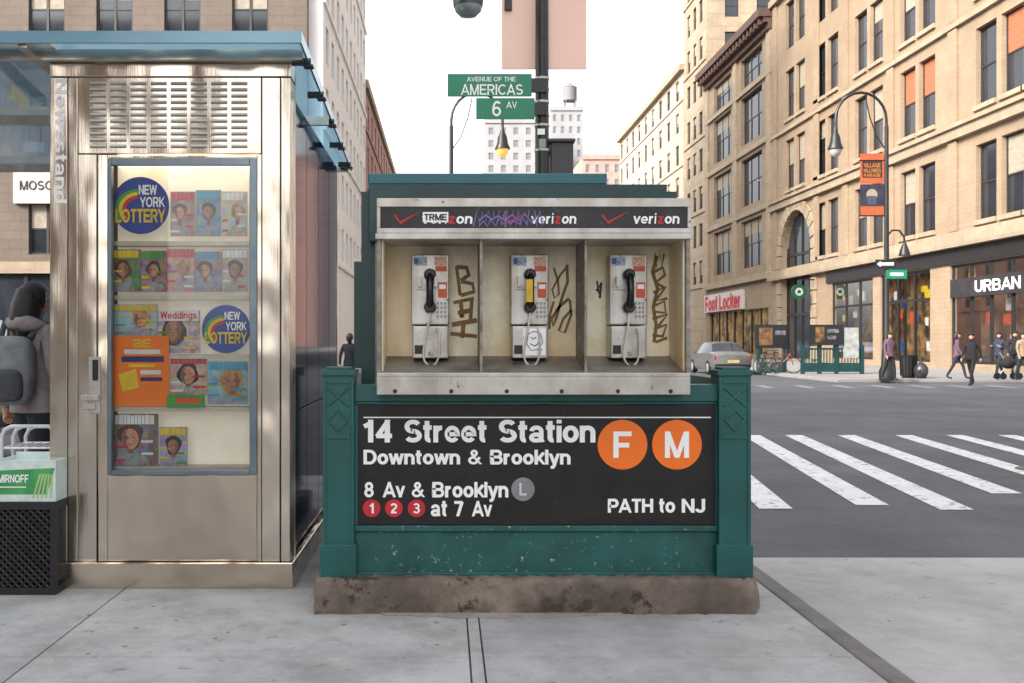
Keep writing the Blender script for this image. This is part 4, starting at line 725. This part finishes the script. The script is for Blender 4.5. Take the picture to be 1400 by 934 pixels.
b.face([(XF,Y0,0),(60,Y0,0),(60,Y0,HA),(XF,Y0,HA)]); b.face([(XF,Y0,HA),(60,Y0,HA),(60,Y0+Wd,HA),(XF,Y0+Wd,HA)]); b.face([(XF,Y0+Wd,0),(60,Y0+Wd,0),(60,Y0+Wd,HA),(XF,Y0+Wd,HA)]); b.build('wall',stonet,A)
for u,z0,z1,k in wl: win(A,(XF+.22,Y0+u,z0),R(-90),1.72,z1-z0,k)
for z,h,pr in ((5.9,.5,.45),(6.4,.25,.25),(11.1,.5,.3),(11.6,.2,.45),(16.5,.3,.2),(26.4,.5,.35),(31.4,.6,.5)): MB().box(XF-pr,XF+.02,Y0-.3,Y0+Wd,z,z+h).build('string_course',trimm,A)
for u,z0,z1,k in wl:
    if z0<22: MB().box(XF-.14,XF+.1,Y0+u-.94,Y0+u+.94,z0-.22,z0-.001).build('window_sill',trimm,A)
for yc in (38.4,48.2,55,61.2,66.0,74.3):
    for za,zb in ((6.7,11.05),(11.85,16.45),(16.85,26.35),(26.95,31.35)): MB().box(XF-.14,XF-.001,yc-.4,yc+.4,za,zb).build('pilaster',stonet,A,bevel=.02)
b=MB()
for k in range(13):
    t0,t1=math.pi*k/13+.015,math.pi*(k+1)/13-.015; f=lambda r,t:(XF-.16,Y0+ac+r*math.cos(t),az+r*math.sin(t))
    b.prism([f(3.02,t0),f(3.02,t1),f(3.9,t1),f(3.9,t0)],(.158,0,0))
for s in (-1,1):
    for j in range(8): b.box(XF-.16,XF-.002,Y0+ac+s*3.46-.44,Y0+ac+s*3.46+.44,.2+j*.93,.2+j*.93+.87)
b.build('arch_surround',trimm,A,bevel=.03)
b=MB(); b.box(XF+.45,XF+.5,Y0+arch[0],Y0+arch[1],.2,10.6,1)
for k in range(5): yy=Y0+arch[0]+k*1.5; b.box(XF+.36,XF+.449,yy-.06,yy+.06,.2,10.4)
for z in (3.2,7.5): b.box(XF+.37,XF+.449,Y0+arch[0],Y0+arch[1],z,z+.2)
b.build('arch_glazing',[shopd,wglass],A)
for i,s in enumerate(shops):
    ya,yb=Y0+s[0],Y0+s[1]; b=MB(); n=max(3,int((yb-ya)/1.6))
    for k in range(n+1): yy=ya+(yb-ya)*k/n; b.box(XF+.1,XF+.22,yy-.07,yy+.07,.35,5.1)
    for z in (.35,3.5,4.96): b.box(XF+.11,XF+.21,ya,yb,z,z+.14)
    f=b.build('shop_window',shopd,A)
    b=MB(); b.face([(XF+.16,ya,.35),(XF+.16,yb,.35),(XF+.16,yb,5.1),(XF+.16,ya,5.1)]); b.build('shop_glass',clear,f)
    b=MB(); b.box(XF+1.6,XF+1.7,ya-.2,yb+.2,.1,5.3); b.box(XF+.36,XF+1.6,ya-.2,yb+.2,.02,.1); b.box(XF+.36,XF+1.6,ya-.2,yb+.2,5.2,5.3); b.build('shop_interior',shopg if i==0 else shopin,f)
    b=MB(); r=random.Random(i)
    for k in range(12): yy=r.uniform(ya+.3,yb-.7); zz=r.uniform(.8,4.2); b.box(XF+.5+k*.01,XF+.505+k*.01,yy,yy+r.uniform(.3,.8),zz,zz+r.uniform(.3,.8),k%4)
    b.build('shop_display',[tit[2],orr,tit[0],blue],f)
sg=MB().box(XF-.05,XF-.002,40.1,48.5,3.5,4.4).build('shop_sign',shopgr,A)
tx('URBAN',(XF-.07,46.2,3.68),(0,-1,0),(0,0,1),(-1,0,0),3.7,.54,sg,white,.02)
MB().box(XF-.12,XF-.002,39.6,64.2,5.15,5.88).build('shop_fascia',shopd,A)
b=MB(); b.tube([(XF,69.8,11.9),(XF-3,69,12.6)],.04,6); b.build('flag_pole',alu,A)
o=T('blade_sign','round green and white sign hanging beside the arched doorway','sign',(XF-.9,67.0,4.2)); yv=66.0; xc=XF-1.2
b=MB(); b.disc(xc,4.7,.5,yv,.12,0,28); dd=b.build('disc',M('blade_green',(18,84,58),.4,alb=.8),o); b=MB(); b.disc(xc,4.7,.26,yv-.006,.005,0,28); b.build('disc_centre',M('blade_pale',(206,216,208),.5,alb=.7),dd)
b=MB(); b.prism([(xc+.2*(1 if k%2==0 else .42)*math.sin(k*math.pi/5),yv-.014,4.7+.2*(1 if k%2==0 else .42)*math.cos(k*math.pi/5)) for k in range(10)],(0,.005,0)); b.build('star',blk,dd); b=MB(); b.tube([(xc,yv+.06,5.2),(xc,yv+.06,5.5),(XF,yv+.06,5.5)],.04,6); b.build('bracket',blk,o)
Bb=T('loft_building','buff stone loft building with wide triple windows and heavy brown cornice','building',(XF,84.5,0)); Y0=75.02; Wd=19; HB=25.3; holes=[]; wl=[]
for z0,z1 in ((7.4,11.3),(12.5,16.4),(17.6,21.5),(22.3,24.7)):
    for yc in (80.3,88.7): u=yc-Y0; holes.append((u-2.75,u+2.75,z0,z1)); wl.append((u,z0,z1))
b=MB(); facade(b,(XF,Y0,0),(0,1,0),(-1,0,0),Wd,HB,holes+[(1,18,.4,4.0)],.4); b.face([(XF,Y0,HB),(50,Y0,HB),(50,Y0+Wd,HB),(XF,Y0+Wd,HB)]); b.face([(XF,Y0,20),(50,Y0,20),(50,Y0,HB),(XF,Y0,HB)]); b.build('wall',stoneb,Bb)
for u,z0,z1 in wl: win(Bb,(XF+.28,Y0+u,z0),R(-90),5.5,z1-z0,rnd.choice((0,0,1,2)),3)
for z,h,pr in ((6.2,.5,.35),(11.6,.45,.2),(16.7,.4,.2),(21.7,.3,.2)): MB().box(XF-pr,XF+.02,Y0,Y0+Wd,z,z+h).build('string_course',trimm,Bb)
for yc in (75.6,84.5,93.5): MB().box(XF-.18,XF-.001,yc-.5,yc+.5,6.7,25).build('pilaster',trimm,Bb)
b=MB(); b.box(XF-.35,XF+.1,Y0,Y0+Wd,25,25.5); b.box(XF-1.1,XF+.1,Y0-.1,Y0+Wd,25.9,26.5); b.box(XF-.7,XF+.1,Y0,Y0+Wd,25.5,25.9)
for k in range(20): b.box(XF-.95,XF-.71,Y0+.3+k*.95,Y0+.65+k*.95,25.4,25.89)
b.build('cornice',cornm,Bb)
b=MB(); b.box(XF+.3,XF+.35,Y0+1,Y0+18,.4,4.0,0)
for k in range(8): b.box(XF+.18,XF+.3,Y0+1+k*2.4,Y0+1.15+k*2.4,.4,4.0,1)
b.build('shop_window',[shopin,shopd],Bb)
sg=MB().box(XF-.25,XF-.002,82,94,4.1,5.7).build('shop_sign',M('sign_pale',(238,230,226),.5,emit=.05,alb=.8),Bb)
tx('Foot Locker',(XF-.27,93.6,4.2),(0,-1,0),(0,0,1),(-1,0,0),11.2,1.36,sg,M('sign_red',(206,16,28),.45,emit=.12),.06)
def block(label,xf,side,y0,y1,h,depth,mat,zrows,wcols,ww,wh,south=None,fm=None,cor=.5,gm=None):
    o=T('apartment_building',label,'building',(xf,(y0+y1)/2,0)); n=(-side,0,0); x2=xf+side*depth; hs=[];wl=[]
    for z in zrows:
        for yc in wcols: u=yc-y0; hs.append((u-ww/2,u+ww/2,z,z+wh)); wl.append((yc,z))
    b=MB(); facade(b,(xf,y0,0),(0,1,0),n,y1-y0,h,hs,.25)
    sh=[]; a=min(xf,x2)
    if south:
        for z in south[0]:
            for xc in south[1]: sh.append((xc-south[2]/2-a,xc+south[2]/2-a,z,z+south[3]))
    facade(b,(a,y0,0),(1,0,0),(0,-1,0),depth,h,sh,.25); b.face([(xf,y0,h),(x2,y0,h),(x2,y1,h),(xf,y1,h)]); b.face([(xf,y1,0),(x2,y1,0),(x2,y1,h),(xf,y1,h)]); b.face([(x2,y0,0),(x2,y1,0),(x2,y1,h),(x2,y0,h)])
    b.build('wall',mat,o)
    for yc,z in wl: win(o,(xf+side*.12,yc,z),R(-90)*side,ww,wh,rnd.choice((0,0,1,2,3)),1 if ww<2 else 2,fm,gm)
    if south:
        for s in sh: win(o,(a+(s[0]+s[1])/2,y0+.12,s[2]),0,south[2],south[3],rnd.choice((0,0,1,2)),1 if south[2]<1.6 else 2,fm)
    MB().box(min(xf-side*cor,x2),max(xf-side*cor,x2),y0-cor*.8 ,y1-.05,h,h+.6).build('cornice',trimm,o)
    for z in zrows[::2]: MB().box(min(xf-side*.12,xf-side*.002),max(xf-side*.12,xf-side*.002),y0+.05,y1-.05,z-.45,z-.2).build('string_course',mat,o)
    return o
block('tall pale stone building rising behind the brown cornice',XF,1,94.1,103,48,24,trimm,[7+3.6*k for k in range(11)],[96.2,98.6,101],1.3,2.2,south=([28.5+3.6*k for k in range(5)],[27,30,33,36,39],1.3,2.2))
block('cream stepped apartment building farther up the avenue on the right',XF,1,103.2,141,29.5,22,cream,[6.5+3.4*k for k in range(7)],[106+4.2*k for k in range(9)],1.6,2.1)
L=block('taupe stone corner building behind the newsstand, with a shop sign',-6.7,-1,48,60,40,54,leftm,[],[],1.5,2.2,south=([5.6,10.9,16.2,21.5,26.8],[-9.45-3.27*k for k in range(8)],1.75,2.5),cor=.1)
yy=47.75; sg=MB().box(X(18,yy),X(150,yy),yy,48-.003,Z(278,yy),Z(230,yy)).build('shop_sign',M('sign_cream',(226,220,212),.6,alb=.8),L)
tp('MOSC',27,71,247,260,yy-.02,sg,blk,.012)
MB().box(X(38,48),X(66,48),47.5,48.0,Z(211,48),Z(197,48)).build('air_conditioner',M('ac_grey',(196,196,194),.5,alb=.7),L,bevel=.03)
b=MB(); b.box(-60,-6.8,47.7,47.99,.3,4.6,0)
for k in range(18): b.box(-8.2-k*3,-8-k*3,47.6,47.7,.3,4.6,1)
b.build('shopfront',[wglass,shopd],L)
MB().box(-60,-6.75,47.4,47.995,4.65,5.2).build('shopfront_cornice',trimm,L)
pk=block('washed-out pink brick tower along the left side of the avenue',-6.0,-1,48.5,74,46,18,pinkm,[6+3.1*k for k in range(13)],[50.3+2.5*k for k in range(10)],1.15,1.9,fm=wframep,cor=.25,gm=M('washed_out_glass',(128,126,130),.15,0,(106,106,112),.8,alb=.9))  # lighter glass carries the tower's washed-out brightness in its colour
block('red brown brick building far up the left side of the avenue',-6.1,-1,75,128,20.5,20,redb,[5+3.2*k for k in range(5)],[78+4*k for k in range(12)],1.5,2,fm=wframep,cor=.25)
block('unseen tan brick building behind and left of the camera, shading the corner',-16,-1,-46,-3,33,80,stonet,[6+4*k for k in range(6)],[-43+4.4*k for k in range(9)],1.8,2.4)  # out of view, added to shade the foreground and shape steel reflections
def farb(label,a,c,top,Yd,mat,cols,rows):
    x0,x1,h=X(a,Yd),X(c,Yd),Z(top,Yd); o=T('distant_building',label,'building',((x0+x1)/2,Yd,0)); b=MB(); hs=[]; w=(x1-x0)/cols
    for r in range(rows):
        for k in range(cols): z=h-4.2-r*3.8; hs.append((k*w+w*.3,k*w+w*.7,z,z+2.1))
    facade(b,(x0,Yd,0),(1,0,0),(0,-1,0),x1-x0,h,hs,.3); b.face([(x0,Yd,h),(x1,Yd,h),(x1,Yd+25,h),(x0,Yd+25,h)]); b.face([(x0,Yd,0),(x0,Yd+25,0),(x0,Yd+25,h),(x0,Yd,h)]); b.face([(x1,Yd,0),(x1,Yd+25,0),(x1,Yd+25,h),(x1,Yd,h)]); b.build('wall',mat,o)
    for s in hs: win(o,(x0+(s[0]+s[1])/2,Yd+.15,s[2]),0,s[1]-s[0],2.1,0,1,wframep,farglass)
    MB().box(x0-.3,x1+.3,Yd-.4,Yd-.003,h-.8,h+.4).build('parapet',mat,o); return x0,x1,h
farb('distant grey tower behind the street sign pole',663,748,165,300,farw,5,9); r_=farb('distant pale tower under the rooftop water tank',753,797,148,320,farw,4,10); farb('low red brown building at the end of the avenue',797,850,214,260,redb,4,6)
xw=X(779,325); hw=r_[2]; o=T('water_tank','round rooftop water tank on the distant pale tower','water tank',(xw,325,hw))
b=MB(); b.lathe((xw,325,hw+3.5),[(2.3,0),(2.3,4.2),(2.4,4.3),(.0,6.0)],18); b.build('tank',M('tank_wood',(150,146,150),.8,alb=.7),o,smooth=True)
b=MB()
for s in (-1,1):
    for t in (-1,1): b.box(xw+s*1.6-.15,xw+s*1.6+.15,325+t*1.6-.15,325+t*1.6+.15,hw,hw+3.5)
b.box(xw-1.75,xw+1.75,323.2,326.8,hw+3.3,hw+3.498); b.build('stand',M('stand_grey',(110,108,110),.7),o)
# ------------------------------------------------------------------ light, sky, camera
el=R(31)
W=bpy.data.worlds.new('World'); S.world=W; W.use_nodes=True; nt=W.node_tree; bg=nt.nodes['Background']
sk=nt.nodes.new('ShaderNodeTexSky'); sk.sky_type='NISHITA'; sk.sun_disc=False; sk.sun_elevation=el; sk.sun_rotation=math.atan2(-.8,-.6)%(2*math.pi); sk.air_density=1.0; sk.dust_density=5; sk.ozone_density=1
hs_=nt.nodes.new('ShaderNodeHueSaturation'); hs_.inputs['Saturation'].default_value=.12; hs_.inputs['Value'].default_value=3.4; nt.links.new(sk.outputs[0],hs_.inputs['Color']); nt.links.new(hs_.outputs[0],bg.inputs[0]); bg.inputs[1].default_value=.15
sl=bpy.data.lights.new('sun','SUN'); sl.energy=3.8; sl.angle=R(4); sl.color=(1,.89,.76); so=bpy.data.objects.new('sun',sl); COL.objects.link(so)
dv=Vector((-.8*math.cos(el),-.6*math.cos(el),math.sin(el))); so.rotation_euler=dv.to_track_quat('Z','Y').to_euler(); so.location=(-20,-20,30)
cm=bpy.data.cameras.new('camera'); co=bpy.data.objects.new('camera',cm); COL.objects.link(co); co.location=(0,0,H); co.rotation_euler=(R(90),0,0); cm.lens=35; cm.sensor_width=36; cm.shift_x=90/1400; cm.clip_end=4000; cm.clip_start=.05
S.camera=co
S.view_settings.view_transform='Standard'; S.view_settings.look='None'; S.view_settings.exposure=0
